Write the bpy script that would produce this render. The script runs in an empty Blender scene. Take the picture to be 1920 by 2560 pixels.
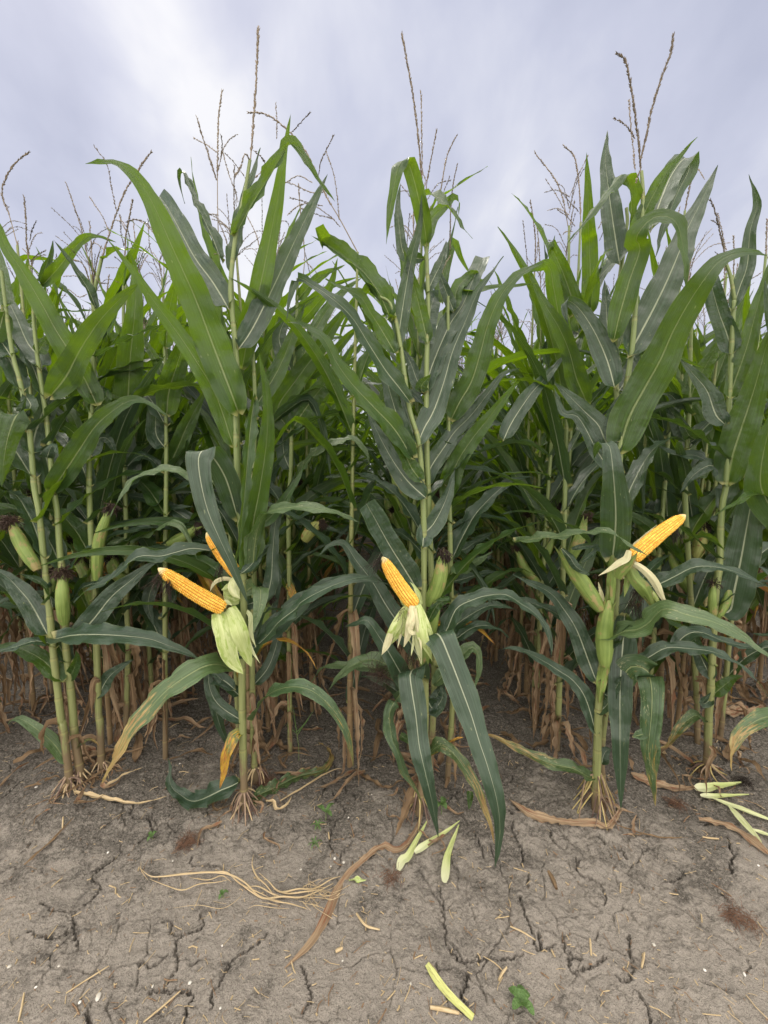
import bpy, math, random
import numpy as np
from mathutils import Vector

# ------------------------------------------------------------ camera, sky, sun, exposure
scn = bpy.context.scene
col = scn.collection
FPX = 961.0                      # focal length in photo pixels (2560 high)
PITCH = math.radians(5.8)        # looking slightly down
CAMH = 1.31
cam_data = bpy.data.cameras.new("camera")
cam = bpy.data.objects.new("camera", cam_data)
col.objects.link(cam)
cam_data.sensor_fit = 'VERTICAL'
cam_data.sensor_height = 36.0
cam_data.lens = FPX / 2560.0 * 36.0
cam_data.clip_start = 0.02
cam_data.clip_end = 3000.0
cam.location = (0, 0, CAMH)
cam.rotation_euler = (math.radians(90) - PITCH, 0, 0)
scn.camera = cam
scn.view_settings.view_transform = 'Standard'
scn.view_settings.look = 'None'
scn.view_settings.gamma = 1.0
scn.view_settings.exposure = 0.65
try:
    scn.cycles.use_denoising = True
    scn.cycles.max_bounces = 8
    scn.cycles.diffuse_bounces = 4
    scn.cycles.glossy_bounces = 2
    scn.cycles.transmission_bounces = 5
    scn.cycles.transparent_max_bounces = 4
    scn.cycles.sample_clamp_indirect = 6.0
except Exception:
    pass

SUN_EL, SUN_AZ = 52.0, -38.0     # azimuth measured from the viewing direction (+Y), negative = left
w = bpy.data.worlds.new("World")
scn.world = w
w.use_nodes = True
nt = w.node_tree
for n in list(nt.nodes):
    nt.nodes.remove(n)


def N(tree, typ, **kw):
    n = tree.nodes.new(typ)
    for k, v in kw.items():
        setattr(n, k, v)
    return n


def ramp(tree, stops, interp='LINEAR'):
    r = tree.nodes.new('ShaderNodeValToRGB')
    r.color_ramp.interpolation = interp
    el = r.color_ramp.elements
    while len(el) < len(stops):
        el.new(0.5)
    for e, (p, c) in zip(el, stops):
        e.position = p
        e.color = (c[0], c[1], c[2], 1)
    return r


def mathn(tree, op, a=None, b=None, c=None, clamp=False):
    n = tree.nodes.new('ShaderNodeMath')
    n.operation = op
    n.use_clamp = clamp
    for i, x in enumerate((a, b, c)):
        if x is None:
            continue
        if isinstance(x, (int, float)):
            n.inputs[i].default_value = x
        else:
            tree.links.new(x, n.inputs[i])
    return n.outputs[0]


def mapr(tree, x, a, b, c=0.0, d=1.0, smooth=True):
    n = tree.nodes.new('ShaderNodeMapRange')
    n.interpolation_type = 'SMOOTHSTEP' if smooth else 'LINEAR'
    tree.links.new(x, n.inputs[0])
    for i, v in zip((1, 2, 3, 4), (a, b, c, d)):
        n.inputs[i].default_value = v
    return n.outputs[0]


def mixc(tree, fac, a, b, blend='MIX'):
    n = tree.nodes.new('ShaderNodeMix')
    n.data_type = 'RGBA'
    n.blend_type = blend
    n.clamp_factor = True
    for sock, x in ((n.inputs[0], fac), (n.inputs[6], a), (n.inputs[7], b)):
        if isinstance(x, (int, float)):
            sock.default_value = x
        elif isinstance(x, (tuple, list)):
            sock.default_value = (x[0], x[1], x[2], 1)
        else:
            tree.links.new(x, sock)
    return n.outputs[2]


def noise(tree, vec, scale, detail=3.0, rough=0.5, dist=0.0):
    n = tree.nodes.new('ShaderNodeTexNoise')
    n.inputs['Scale'].default_value = scale
    n.inputs['Detail'].default_value = detail
    n.inputs['Roughness'].default_value = rough
    n.inputs['Distortion'].default_value = dist
    if vec is not None:
        tree.links.new(vec, n.inputs['Vector'])
    return n


L = nt.links.new
tc = N(nt, 'ShaderNodeTexCoord')
sep = N(nt, 'ShaderNodeSeparateXYZ')
L(tc.outputs['Generated'], sep.inputs[0])
X, Yv, Z = sep.outputs
zc = mathn(nt, 'MAXIMUM', Z, 0.0)
den = mathn(nt, 'ADD', zc, 0.60)
comb = N(nt, 'ShaderNodeCombineXYZ')
L(mathn(nt, 'DIVIDE', X, den), comb.inputs[0])
L(mathn(nt, 'DIVIDE', Yv, den), comb.inputs[1])
rot = N(nt, 'ShaderNodeMapping')
L(comb.outputs[0], rot.inputs[0])
rot.inputs['Location'].default_value = (3.1, 1.7, 0.0)
rot.inputs['Rotation'].default_value = (0, 0, math.radians(35))
rot.inputs['Scale'].default_value = (1.0, 0.75, 1.0)
n1 = noise(nt, rot.outputs[0], 2.3, 5.0, 0.52, 0.3)
n2 = noise(nt, rot.outputs[0], 6.5, 5.0, 0.55, 0.3)
cl = mathn(nt, 'ADD', mathn(nt, 'MULTIPLY', n1.outputs[0], 0.64), mathn(nt, 'MULTIPLY', n2.outputs[0], 0.36))
# brighter where the sun stands behind the cloud (left) and in a low break left of the middle
def toward(d, a, b):
    v = Vector(d).normalized()
    dp = N(nt, 'ShaderNodeVectorMath', operation='DOT_PRODUCT')
    L(tc.outputs['Generated'], dp.inputs[0])
    dp.inputs[1].default_value = v
    return mapr(nt, dp.outputs['Value'], a, b, 0.0, 1.0)
glow = mathn(nt, 'ADD', mathn(nt, 'MULTIPLY', toward((-0.62, 0.62, 0.48), 0.80, 1.0), 0.05),
             mathn(nt, 'MULTIPLY', toward((-0.33, 0.9, 0.36), 0.90, 1.0), 0.035))
low = mathn(nt, 'MULTIPLY', mapr(nt, Z, 0.0, 0.42, 1.0, 0.0), 0.04)
n3 = noise(nt, rot.outputs[0], 3.6, 3.0, 0.45, 0.0)
cl = mathn(nt, 'MULTIPLY_ADD', mathn(nt, 'SUBTRACT', n3.outputs[0], .5), 0.55, cl)
cl = mathn(nt, 'ADD', mathn(nt, 'ADD', cl, glow), low)
cl = mathn(nt, 'MULTIPLY_ADD', mathn(nt, 'SUBTRACT', cl, .53), .9, .545)
rp = ramp(nt, [(0.36, (0.325, 0.341, 0.430)), (0.50, (0.400, 0.414, 0.500)), (0.60, (0.480, 0.490, 0.555)), (0.70, (0.600, 0.600, 0.620))])
L(cl, rp.inputs[0])
# unseen cloud overhead and behind the viewer, brightened and warmed as added fill light
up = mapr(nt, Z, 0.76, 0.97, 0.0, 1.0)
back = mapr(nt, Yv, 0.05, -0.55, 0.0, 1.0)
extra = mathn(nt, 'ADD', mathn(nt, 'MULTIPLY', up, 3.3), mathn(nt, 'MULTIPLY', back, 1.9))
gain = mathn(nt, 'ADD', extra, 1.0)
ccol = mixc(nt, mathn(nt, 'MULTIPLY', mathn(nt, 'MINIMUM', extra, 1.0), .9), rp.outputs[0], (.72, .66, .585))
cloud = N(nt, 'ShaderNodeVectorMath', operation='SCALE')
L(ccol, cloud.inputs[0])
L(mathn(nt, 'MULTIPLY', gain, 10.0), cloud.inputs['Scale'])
sky = N(nt, 'ShaderNodeTexSky')
sky.sky_type = 'NISHITA'
sky.sun_disc = False
sky.sun_elevation = math.radians(SUN_EL)
sky.sun_rotation = math.radians(SUN_AZ)
bg = N(nt, 'ShaderNodeBackground')
bg.inputs['Strength'].default_value = 0.1
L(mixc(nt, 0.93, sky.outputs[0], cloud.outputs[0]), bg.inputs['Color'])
out = N(nt, 'ShaderNodeOutputWorld')
L(bg.outputs[0], out.inputs['Surface'])

sun_data = bpy.data.lights.new("sun", 'SUN')
sun_data.energy = 1.5
sun_data.angle = math.radians(10)
sun_data.color = (1.0, 0.94, 0.84)
sun = bpy.data.objects.new("sun", sun_data)
col.objects.link(sun)
_e, _a = math.radians(SUN_EL), math.radians(SUN_AZ)
sdir = Vector((math.sin(_a) * math.cos(_e), math.cos(_a) * math.cos(_e), math.sin(_e)))
sun.rotation_euler = (-sdir).to_track_quat('-Z', 'Y').to_euler()

# ------------------------------------------------------------ pixel -> world
CAM = np.array([0.0, 0.0, CAMH])
CP, SP = math.cos(PITCH), math.sin(PITCH)
FR = {  # frames in which positions were read off the photograph: x0, y0, scale
    'F': (0, 0, 1.0), 'D': (0, 0, 1.15732),
    'T1': (0, 0, .57866), 'T2': (960, 0, .57866),
    'R3': (0, 600, .38577), 'R4': (640, 600, .38577), 'R5': (1280, 600, .38577),
    'R6': (0, 1240, .38577), 'R7': (640, 1240, .38577), 'R8': (1280, 1240, .38577),
    'G1': (0, 1760, .38577), 'G2': (640, 1760, .38577), 'G3': (1280, 1760, .38577),
    'G4': (0, 2140, .57866), 'G5': (960, 2140, .57866),
    'ZA': (380, 1300, .18083), 'ZB': (900, 1340, .18083), 'ZC': (1370, 1240, .24111),
    'LG': (640, 1980, .5042), 'HL': (0, 500, .25316), 'HR': (1500, 500, .25316), 'RA': (480, 1840, .25316), 'RC': (1380, 1840, .25316),
}


def px(s):
    """'R4 10,20 30,40 R8 5,6' -> list of photo pixels"""
    f, out_ = FR['F'], []
    for tok in s.split():
        if ',' in tok:
            a, b = tok.split(',')
            out_.append((f[0] + float(a) * f[2], f[1] + float(b) * f[2]))
        else:
            f = FR[tok]
    return np.array(out_)


def ray(p):
    a, b = (p[0] - 960) / FPX, (1280 - p[1]) / FPX
    return np.array([a, b * SP + CP, b * CP - SP])


def at(p, Y):
    d = ray(p)
    return CAM + d * (Y / d[1])


def ground_at(p, z=0.02):
    d = ray(p)
    return CAM + d * ((z - CAMH) / d[2])


def nrm(v):
    return v / np.maximum(np.linalg.norm(v, axis=-1, keepdims=True), 1e-9)


def spline(P, n):
    """Catmull-Rom through P, n samples at even arc length; returns points and their control parameter 0..1"""
    P = np.asarray(P, float)
    k = len(P)
    if k == 2:
        t = np.linspace(0, 1, n)
        return P[0] + (P[1] - P[0]) * t[:, None], t
    Q = np.vstack([2 * P[0] - P[1], P, 2 * P[-1] - P[-2]])
    T = np.linspace(0, k - 1, 24 * (k - 1) + 1)
    i = np.minimum(T.astype(int), k - 2)
    u = (T - i)[:, None]
    a, b, c, d = Q[i], Q[i + 1], Q[i + 2], Q[i + 3]
    S = .5 * ((2 * b) + (c - a) * u + (2 * a - 5 * b + 4 * c - d) * u ** 2 + (3 * b - a - 3 * c + d) * u ** 3)
    L_ = np.concatenate([[0], np.cumsum(np.linalg.norm(np.diff(S, axis=0), axis=1))])
    l = np.linspace(0, L_[-1], n)
    out_ = np.stack([np.interp(l, L_, S[:, j]) for j in range(3)], 1)
    return out_, np.interp(l, L_, T) / (k - 1)


def _hash(ix, iy, seed):
    h = (ix.astype(np.int64) * 374761393 + iy.astype(np.int64) * 668265263 + seed * 1442695041) & 0xffffffff
    h = ((h ^ (h >> 13)) * 1274126177) & 0xffffffff
    return ((h ^ (h >> 16)) & 0xffff) / 65535.0


def vnoise(x, y, seed=0):
    x, y = np.asarray(x, float), np.asarray(y, float)
    ix, iy = np.floor(x), np.floor(y)
    fx, fy = x - ix, y - iy
    fx, fy = fx * fx * (3 - 2 * fx), fy * fy * (3 - 2 * fy)
    h = lambda a, b: _hash(ix + a, iy + b, seed)
    return (h(0, 0) * (1 - fx) + h(1, 0) * fx) * (1 - fy) + (h(0, 1) * (1 - fx) + h(1, 1) * fx) * fy


ROWX = 0.132
ROWS = 0.70


def gz(x, y):
    """height of the bare soil"""
    x, y = np.asarray(x, float), np.asarray(y, float)
    d = (x - ROWX + ROWS / 2) % ROWS - ROWS / 2
    m = .035 * np.exp(-(d / .17) ** 2) * np.clip((y - 1.1) / .35, 0, 1)
    return m + .03 * (vnoise(x * 1.6, y * 1.6, 3) - .5) + .018 * (vnoise(x * 5, y * 5, 4) - .5)


# ------------------------------------------------------------ mesh building
class MB:
    def __init__(self):
        self.v, self.q, self.uv, self.mi, self.n = [], [], [], [], 0

    def grid(self, P, UV=None, wrap=False, mi=0):
        a, b = P.shape[:2]
        idx = np.arange(a * b).reshape(a, b) + self.n
        if wrap:
            nx = np.roll(idx, -1, axis=1)
            q = np.stack([idx[:-1], nx[:-1], nx[1:], idx[1:]], -1).reshape(-1, 4)
        else:
            q = np.stack([idx[:-1, :-1], idx[:-1, 1:], idx[1:, 1:], idx[1:, :-1]], -1).reshape(-1, 4)
        self.v.append(P.reshape(-1, 3))
        if UV is None:
            u, v_ = np.meshgrid(np.linspace(0, 1, a), np.linspace(0, 1, b), indexing='ij')
            UV = np.stack([u, v_], -1)
        self.uv.append(UV.reshape(-1, 2))
        self.q.append(q)
        self.mi.append(np.full(len(q), mi, np.int32))
        self.n += a * b
        return self

    def add(self, o, M=None, mimap=None):
        """append another MB, optionally moved by (scale, rotz, xyz)"""
        V = np.concatenate(o.v)
        if M is not None:
            s, r, t = M
            c, s_ = math.cos(r), math.sin(r)
            V = np.stack([(V[:, 0] * c - V[:, 1] * s_) * s + t[0], (V[:, 0] * s_ + V[:, 1] * c) * s + t[1], V[:, 2] * s + t[2]], 1)
        self.v.append(V)
        self.q.append(np.concatenate(o.q) + self.n)
        self.uv.append(np.concatenate(o.uv))
        m = np.concatenate(o.mi)
        self.mi.append(m if mimap is None else np.array(mimap, np.int32)[m])
        self.n += len(V)
        return self

    def mesh(self, name, mats, origin=(0, 0, 0)):
        V = np.concatenate(self.v) - np.asarray(origin)
        Q = np.concatenate(self.q)
        U = np.concatenate(self.uv)
        me = bpy.data.meshes.new(name)
        me.vertices.add(len(V))
        me.vertices.foreach_set('co', V.astype(np.float32).ravel())
        me.loops.add(Q.size)
        me.loops.foreach_set('vertex_index', Q.astype(np.int32).ravel())
        me.polygons.add(len(Q))
        me.polygons.foreach_set('loop_start', np.arange(0, Q.size, 4, dtype=np.int32))
        me.polygons.foreach_set('loop_total', np.full(len(Q), 4, np.int32))
        me.polygons.foreach_set('material_index', np.concatenate(self.mi))
        me.polygons.foreach_set('use_smooth', np.ones(len(Q), bool))
        uvl = me.uv_layers.new(name='UVMap')
        uvl.data.foreach_set('uv', U[Q.ravel()].astype(np.float32).ravel())
        for m in (mats if isinstance(mats, (list, tuple)) else [mats]):
            me.materials.append(m)
        me.update()
        return me


def link(name, me, parent=None):
    o = bpy.data.objects.new(name, me)
    col.objects.link(o)
    if parent is not None:
        o.parent = parent
    return o


def tag(o, label=None, cat=None, group=None, kind=None):
    for k, v in (('label', label), ('category', cat), ('group', group), ('kind', kind)):
        if v:
            o[k] = v
    return o


def frames(P):
    t = nrm(np.gradient(P, axis=0))
    a = np.array([0, 0, 1.0]) if abs(t[0][2]) < .9 else np.array([1.0, 0, 0])
    n = np.zeros_like(P)
    u = a - t[0] * a.dot(t[0])
    u /= np.linalg.norm(u)
    for i in range(len(P)):
        u = u - t[i] * u.dot(t[i])
        u /= max(np.linalg.norm(u), 1e-9)
        n[i] = u
    return t, n, np.cross(t, n)


def tube(mb, P, r, k=8, mi=0, uv=None, ell=None):
    P = np.asarray(P, float)
    r = np.broadcast_to(np.asarray(r, float), (len(P),))
    t, n, b = frames(P)
    a = np.linspace(0, 2 * math.pi, k, endpoint=False)
    G = P[:, None] + r[:, None, None] * (np.cos(a)[None, :, None] * n[:, None] + np.sin(a)[None, :, None] * b[:, None])
    if uv is None:
        uv = np.linspace(0, 1, len(P))
    UV = np.stack(np.broadcast_arrays(uv[:, None], (a / (2 * math.pi))[None, :]), -1)
    mb.grid(G, UV, wrap=True, mi=mi)


VV = np.array([-1, -.72, -.45, -.2, -.06, .06, .2, .45, .72, 1.0])


def leaf_width(s, kind='leaf'):
    if kind == 'leaf':
        return np.minimum(1, .66 + 2.0 * s) * np.clip(1 - s ** 1.9, 0, 1) ** .92
    if kind == 'blunt':
        return np.minimum(1, .7 + 2.2 * s) * (1 - .25 * s ** 3)
    if kind == 'husk':
        return (.75 + .5 * np.sin(math.pi * np.clip(s * 1.1, 0, 1)) ** .8) * np.clip(1 - s ** 3, 0, 1) ** .8 / 1.25
    if kind == 'withered':
        return np.interp(s, [0, .15, .35, .5, .62, .72, .8, .9, 1], [.35, .5, .7, .55, .65, 1, .8, .55, .05])
    if kind == 'peel':
        return np.interp(s, [0, .04, .12, .3, .6, 1], [.5, .85, 1, .85, .55, .12])
    if kind == 'panel':
        return np.clip(1 - s ** 5, 0, 1) ** .8 * (.86 + .14 * np.sin(math.pi * s))
    if kind == 'strip':
        return np.clip(1 - s ** 6, .12, 1) * (.75 + .25 * np.sin(math.pi * s))
    if kind == 'both':
        return np.clip(np.sin(math.pi * np.clip(s * .97 + .03, 0, 1)), .02, 1) ** .6


def ribbon(mb, P, side, nn, w, fold=.22, ruff=.004, kind='leaf', rs=None, mi=0, vv=VV, lam=.11, thick_mid=.0, curl=0.0):
    rs = rs or random.Random(1)
    n = len(P)
    s = np.linspace(0, 1, n)
    Ln = np.concatenate([[0], np.cumsum(np.linalg.norm(np.diff(P, axis=0), axis=1))])
    W = w * leaf_width(s, kind)
    W = np.maximum(W, .0006)
    av = np.abs(vv)
    ph = [rs.uniform(0, 6.28) for _ in range(4)]
    l1, l2 = lam * rs.uniform(.8, 1.3), lam * rs.uniform(.8, 1.3)
    env = np.clip(1.25 - s, 0, 1) * np.clip(s * 6 + .2, 0, 1)
    wob = np.where(vv[None] < 0, np.sin(6.283 * Ln / l1 + ph[0])[:, None] + .5 * np.sin(6.283 * Ln / (l1 * .43) + ph[2])[:, None],
                   np.sin(6.283 * Ln / l2 + ph[1])[:, None] + .5 * np.sin(6.283 * Ln / (l2 * .47) + ph[3])[:, None])
    f = fold if np.ndim(fold) else np.full(n, fold)
    off_n = (W / 2)[:, None] * av[None] * np.sin(f)[:, None] + ruff * env[:, None] * (av ** 2.2)[None] * wob
    off_n = off_n - (W / 2)[:, None] * curl * (av ** 2)[None]
    edge = 1 + .05 * (av ** 2)[None] * np.sin(6.283 * Ln / (l1 * 1.7) + ph[2])[:, None]
    off_s = (W / 2)[:, None] * vv[None] * np.cos(f)[:, None] * edge
    if kind in ('leaf', 'blunt') and w > .03:
        f = f + 1.15 * np.exp(-s / .035)          # the blade wraps round the stalk at its collar
        off_n = off_n + (W / 2)[:, None] * av[None] * (np.sin(f) - np.sin(fold))[:, None]
        off_s = (W / 2)[:, None] * vv[None] * np.cos(f)[:, None] * edge
    G = P[:, None] + off_s[..., None] * side[:, None] + off_n[..., None] * nn[:, None]
    UV = np.stack(np.broadcast_arrays(s[:, None], ((vv + 1) / 2)[None]), -1)
    mb.grid(G, UV, mi=mi)


def smooth_rows(A, k):
    for _ in range(k):
        B = A.copy()
        B[1:-1] = A[:-2] + A[1:-1] * 2 + A[2:]
        B[0] = A[0] * 3 + A[1]
        B[-1] = A[-1] * 3 + A[-2]
        A = nrm(B)
    return A


def blade_frame(P, tpar, mode, roll, ridge=None):
    t = nrm(np.gradient(P, axis=0))
    C = nrm(CAM[None] - P)
    Zv = np.array([0, 0, 1.0])
    r = np.radians(np.interp(tpar, np.linspace(0, 1, len(np.atleast_1d(roll))), np.atleast_1d(roll)) if np.ndim(roll) else np.full(len(P), roll))[:, None]
    dot = lambda a, b: np.sum(a * b, -1, keepdims=True)
    if mode == 'f':
        n0 = nrm(C - t * dot(C, t))
        b = np.cross(t, n0)
        bz = b[:, 2].mean()
        sg = np.sign(bz) if abs(bz) > .15 else np.sign(b[:, 0].mean() + 1e-6)
        nn = n0 * np.cos(r) + b * sg * np.sin(r)
    else:
        n0 = nrm(Zv[None] - t * t[:, 2:3])
        s = np.cross(t, n0)
        sg = np.sign(dot(C, s).mean() + 1e-6)
        nn = n0 * np.cos(r) + s * sg * np.sin(r)
    side = nrm(np.cross(nn, t))
    if ridge is not None:
        for rd in np.atleast_1d(ridge):
            side[tpar > rd] *= -1
    else:
        for i in range(1, len(side)):
            if side[i].dot(side[i - 1]) < 0:
                side[i] *= -1
    side = smooth_rows(side, 4 if ridge is None else 8)
    side = nrm(side - t * dot(side, t))
    return t, side, nrm(np.cross(t, side))


# ------------------------------------------------------------ materials
def new_mat(name):
    m = bpy.data.materials.new(name)
    m.use_nodes = True
    t = m.node_tree
    for n in list(t.nodes):
        t.nodes.remove(n)
    o = t.nodes.new('ShaderNodeOutputMaterial')
    return m, t, o


def principled(t, colr, rough=.5, spec=.5, normal=None):
    b = t.nodes.new('ShaderNodeBsdfPrincipled')
    if isinstance(colr, (tuple, list)):
        b.inputs['Base Color'].default_value = (*colr, 1)
    else:
        t.links.new(colr, b.inputs['Base Color'])
    if isinstance(rough, (int, float)):
        b.inputs['Roughness'].default_value = rough
    else:
        t.links.new(rough, b.inputs['Roughness'])
    b.inputs['Specular IOR Level'].default_value = spec
    if normal is not None:
        t.links.new(normal, b.inputs['Normal'])
    return b


def bump(t, h, strength, dist):
    b = t.nodes.new('ShaderNodeBump')
    b.inputs['Strength'].default_value = strength
    b.inputs['Distance'].default_value = dist
    t.links.new(h, b.inputs['Height'])
    return b.outputs[0]


def uv_parts(t):
    u = t.nodes.new('ShaderNodeUVMap')
    s = t.nodes.new('ShaderNodeSeparateXYZ')
    t.links.new(u.outputs[0], s.inputs[0])
    return u.outputs[0], s.outputs[0], s.outputs[1]


def stretch(t, vec, sx, sy, sz=1.0):
    m = t.nodes.new('ShaderNodeMapping')
    t.links.new(vec, m.inputs[0])
    m.inputs['Scale'].default_value = (sx, sy, sz)
    return m.outputs[0]


def rand_vec(t, vec):
    """shift the pattern by the object's own random number so copies differ"""
    oi = t.nodes.new('ShaderNodeObjectInfo')
    a = t.nodes.new('ShaderNodeVectorMath')
    a.operation = 'ADD'
    c = t.nodes.new('ShaderNodeCombineXYZ')
    for i in range(3):
        t.links.new(mathn(t, 'MULTIPLY', oi.outputs['Random'], 37.0), c.inputs[i])
    t.links.new(vec, a.inputs[0])
    t.links.new(c.outputs[0], a.inputs[1])
    return a.outputs[0], oi.outputs['Random']


def leaf_mat(name, dark, light, trans, tfac=.32, dry=None, spots=.0, rough=.36, rib=(.22, .27, .12), drycols=None, spec=.5):
    m, t, o = new_mat(name)
    K = t.links.new
    uv, u, v = uv_parts(t)
    uvr, rnd = rand_vec(t, uv)
    big = noise(t, stretch(t, uvr, 5, 2.5), 1.0, 3, .5)
    veins = noise(t, stretch(t, uvr, 1.2, 46), 1.0, 3, .6)
    c = mixc(t, mathn(t, 'ADD', mathn(t, 'MULTIPLY', big.outputs[0], .9), mathn(t, 'MULTIPLY', rnd, .25)), dark, light)
    c = mixc(t, mapr(t, veins.outputs[0], .50, .70, 0, .8), c, tuple(min(1, x * 1.7 + .006) for x in light))
    c = mixc(t, mapr(t, veins.outputs[0], .48, .32, 0, .7), c, tuple(x * .55 for x in dark))
    av = mathn(t, 'ABSOLUTE', mathn(t, 'SUBTRACT', v, .5))
    wid = mathn(t, 'MULTIPLY_ADD', u, -.028, .041)
    ribf = mapr(t, mathn(t, 'DIVIDE', av, wid), .55, 1.0, 1.0, 0.0)
    geo = t.nodes.new('ShaderNodeNewGeometry')
    ribc = mixc(t, u, rib, tuple(.5 * r + .5 * l for r, l in zip(rib, light)))
    c = mixc(t, ribf, c, ribc)
    edge = mapr(t, av, .488, .5, 0, .5)
    c = mixc(t, edge, c, (.22, .27, .10))
    c = mixc(t, mapr(t, u, .006, .022, .8, 0), c, (.36, .34, .14))
    fl = noise(t, stretch(t, uvr, 30, 9), 1.0, 2, .5)
    c = mixc(t, mapr(t, fl.outputs[0], .70, .76, 0, .5), c, (.26, .30, .14))
    old = noise(t, stretch(t, uvr, 3, 2), 1.0, 4, .6)
    c = mixc(t, mapr(t, old.outputs[0], .58, .8, 0, .25), c, (.065, .095, .025))
    tr = mixc(t, ribf, trans, tuple(x * .75 for x in trans))
    if spots:
        sp = noise(t, stretch(t, uvr, 55, 14), 1.0, 2, .5)
        pat = noise(t, stretch(t, uvr, 4, 3), 1.0, 2, .5)
        sf = mathn(t, 'MULTIPLY', mapr(t, sp.outputs[0], .66 - .10 * spots, .74 - .08 * spots), mapr(t, pat.outputs[0], .42, .6))
        c = mixc(t, mathn(t, 'MULTIPLY', sf, .8), c, (.36, .36, .20))
    if dry is not None:
        d0, d1 = dry
        dc = drycols or ((.42, .30, .06), (.40, .22, .08))
        dn = noise(t, stretch(t, uvr, 9, 7), 1.0, 5, .7)
        df = mathn(t, 'ADD', mapr(t, u, d0, d1, 0, 1, False), mathn(t, 'MULTIPLY', mathn(t, 'SUBTRACT', dn.outputs[0], .5), 2.6))
        df = mapr(t, df, .30, .72)
        dn2 = noise(t, stretch(t, uvr, 9, 12), 1.0, 3, .6)
        dcol = mixc(t, mapr(t, dn2.outputs[0], .35, .65), dc[0], dc[1])
        c = mixc(t, df, c, dcol)
        tr = mixc(t, df, tr, (.30, .20, .05))
    hgt = mathn(t, 'ADD', mathn(t, 'MULTIPLY', veins.outputs[0], .6), mathn(t, 'MULTIPLY', ribf, 1.2))
    wav = noise(t, stretch(t, uvr, 9, 3), 1.0, 2, .5)
    hgt = mathn(t, 'ADD', hgt, mathn(t, 'MULTIPLY', wav.outputs[0], 3.0))
    nb0 = bump(t, hgt, .5, .0045)
    und = noise(t, stretch(t, uvr, 13, 1.6), 1.0, 2, .45)
    nbn = t.nodes.new('ShaderNodeBump')
    nbn.inputs['Strength'].default_value = .35
    nbn.inputs['Distance'].default_value = .018
    t.links.new(und.outputs[0], nbn.inputs['Height'])
    t.links.new(nb0, nbn.inputs['Normal'])
    nb = nbn.outputs[0]
    rg = mathn(t, 'MULTIPLY_ADD', big.outputs[0], .24, rough - .12)
    b = principled(t, c, rg, spec, nb)
    tl = t.nodes.new('ShaderNodeBsdfTranslucent')
    K(tr, tl.inputs[0])
    K(nb, tl.inputs['Normal'])
    mx = t.nodes.new('ShaderNodeMixShader')
    mx.inputs[0].default_value = tfac
    K(b.outputs[0], mx.inputs[1])
    K(tl.outputs[0], mx.inputs[2])
    K(mx.outputs[0], o.inputs[0])
    return m


def fibre_mat(name, c0, c1, trans=None, tfac=.2, rough=.6, sx=1.5, sy=22, blotch=None, bf=.5, base=None):
    """husks, dry leaves, strips: lengthwise fibres"""
    m, t, o = new_mat(name)
    uv, u, v = uv_parts(t)
    uvr, rnd = rand_vec(t, uv)
    f = noise(t, stretch(t, uvr, sx, sy), 1.0, 3, .6)
    g = noise(t, stretch(t, uvr, 4, 3), 1.0, 3, .5)
    c = mixc(t, mapr(t, mathn(t, 'ADD', mathn(t, 'MULTIPLY', f.outputs[0], .6), mathn(t, 'MULTIPLY', g.outputs[0], .4)), .32, .68), c0, c1)
    if blotch:
        bn = noise(t, stretch(t, uvr, 5, 4), 1.0, 4, .65)
        c = mixc(t, mapr(t, bn.outputs[0], .62 - bf * .2, .72 - bf * .2), c, blotch)
    if base:
        c = mixc(t, mapr(t, u, .0, .45, .9, 0), c, base)
    nb = bump(t, f.outputs[0], .6, .003)
    b = principled(t, c, rough, .35, nb)
    if trans:
        tl = t.nodes.new('ShaderNodeBsdfTranslucent')
        tl.inputs[0].default_value = (*trans, 1)
        mx = t.nodes.new('ShaderNodeMixShader')
        mx.inputs[0].default_value = tfac
        t.links.new(b.outputs[0], mx.inputs[1])
        t.links.new(tl.outputs[0], mx.inputs[2])
        t.links.new(mx.outputs[0], o.inputs[0])
    else:
        t.links.new(b.outputs[0], o.inputs[0])
    return m


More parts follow.
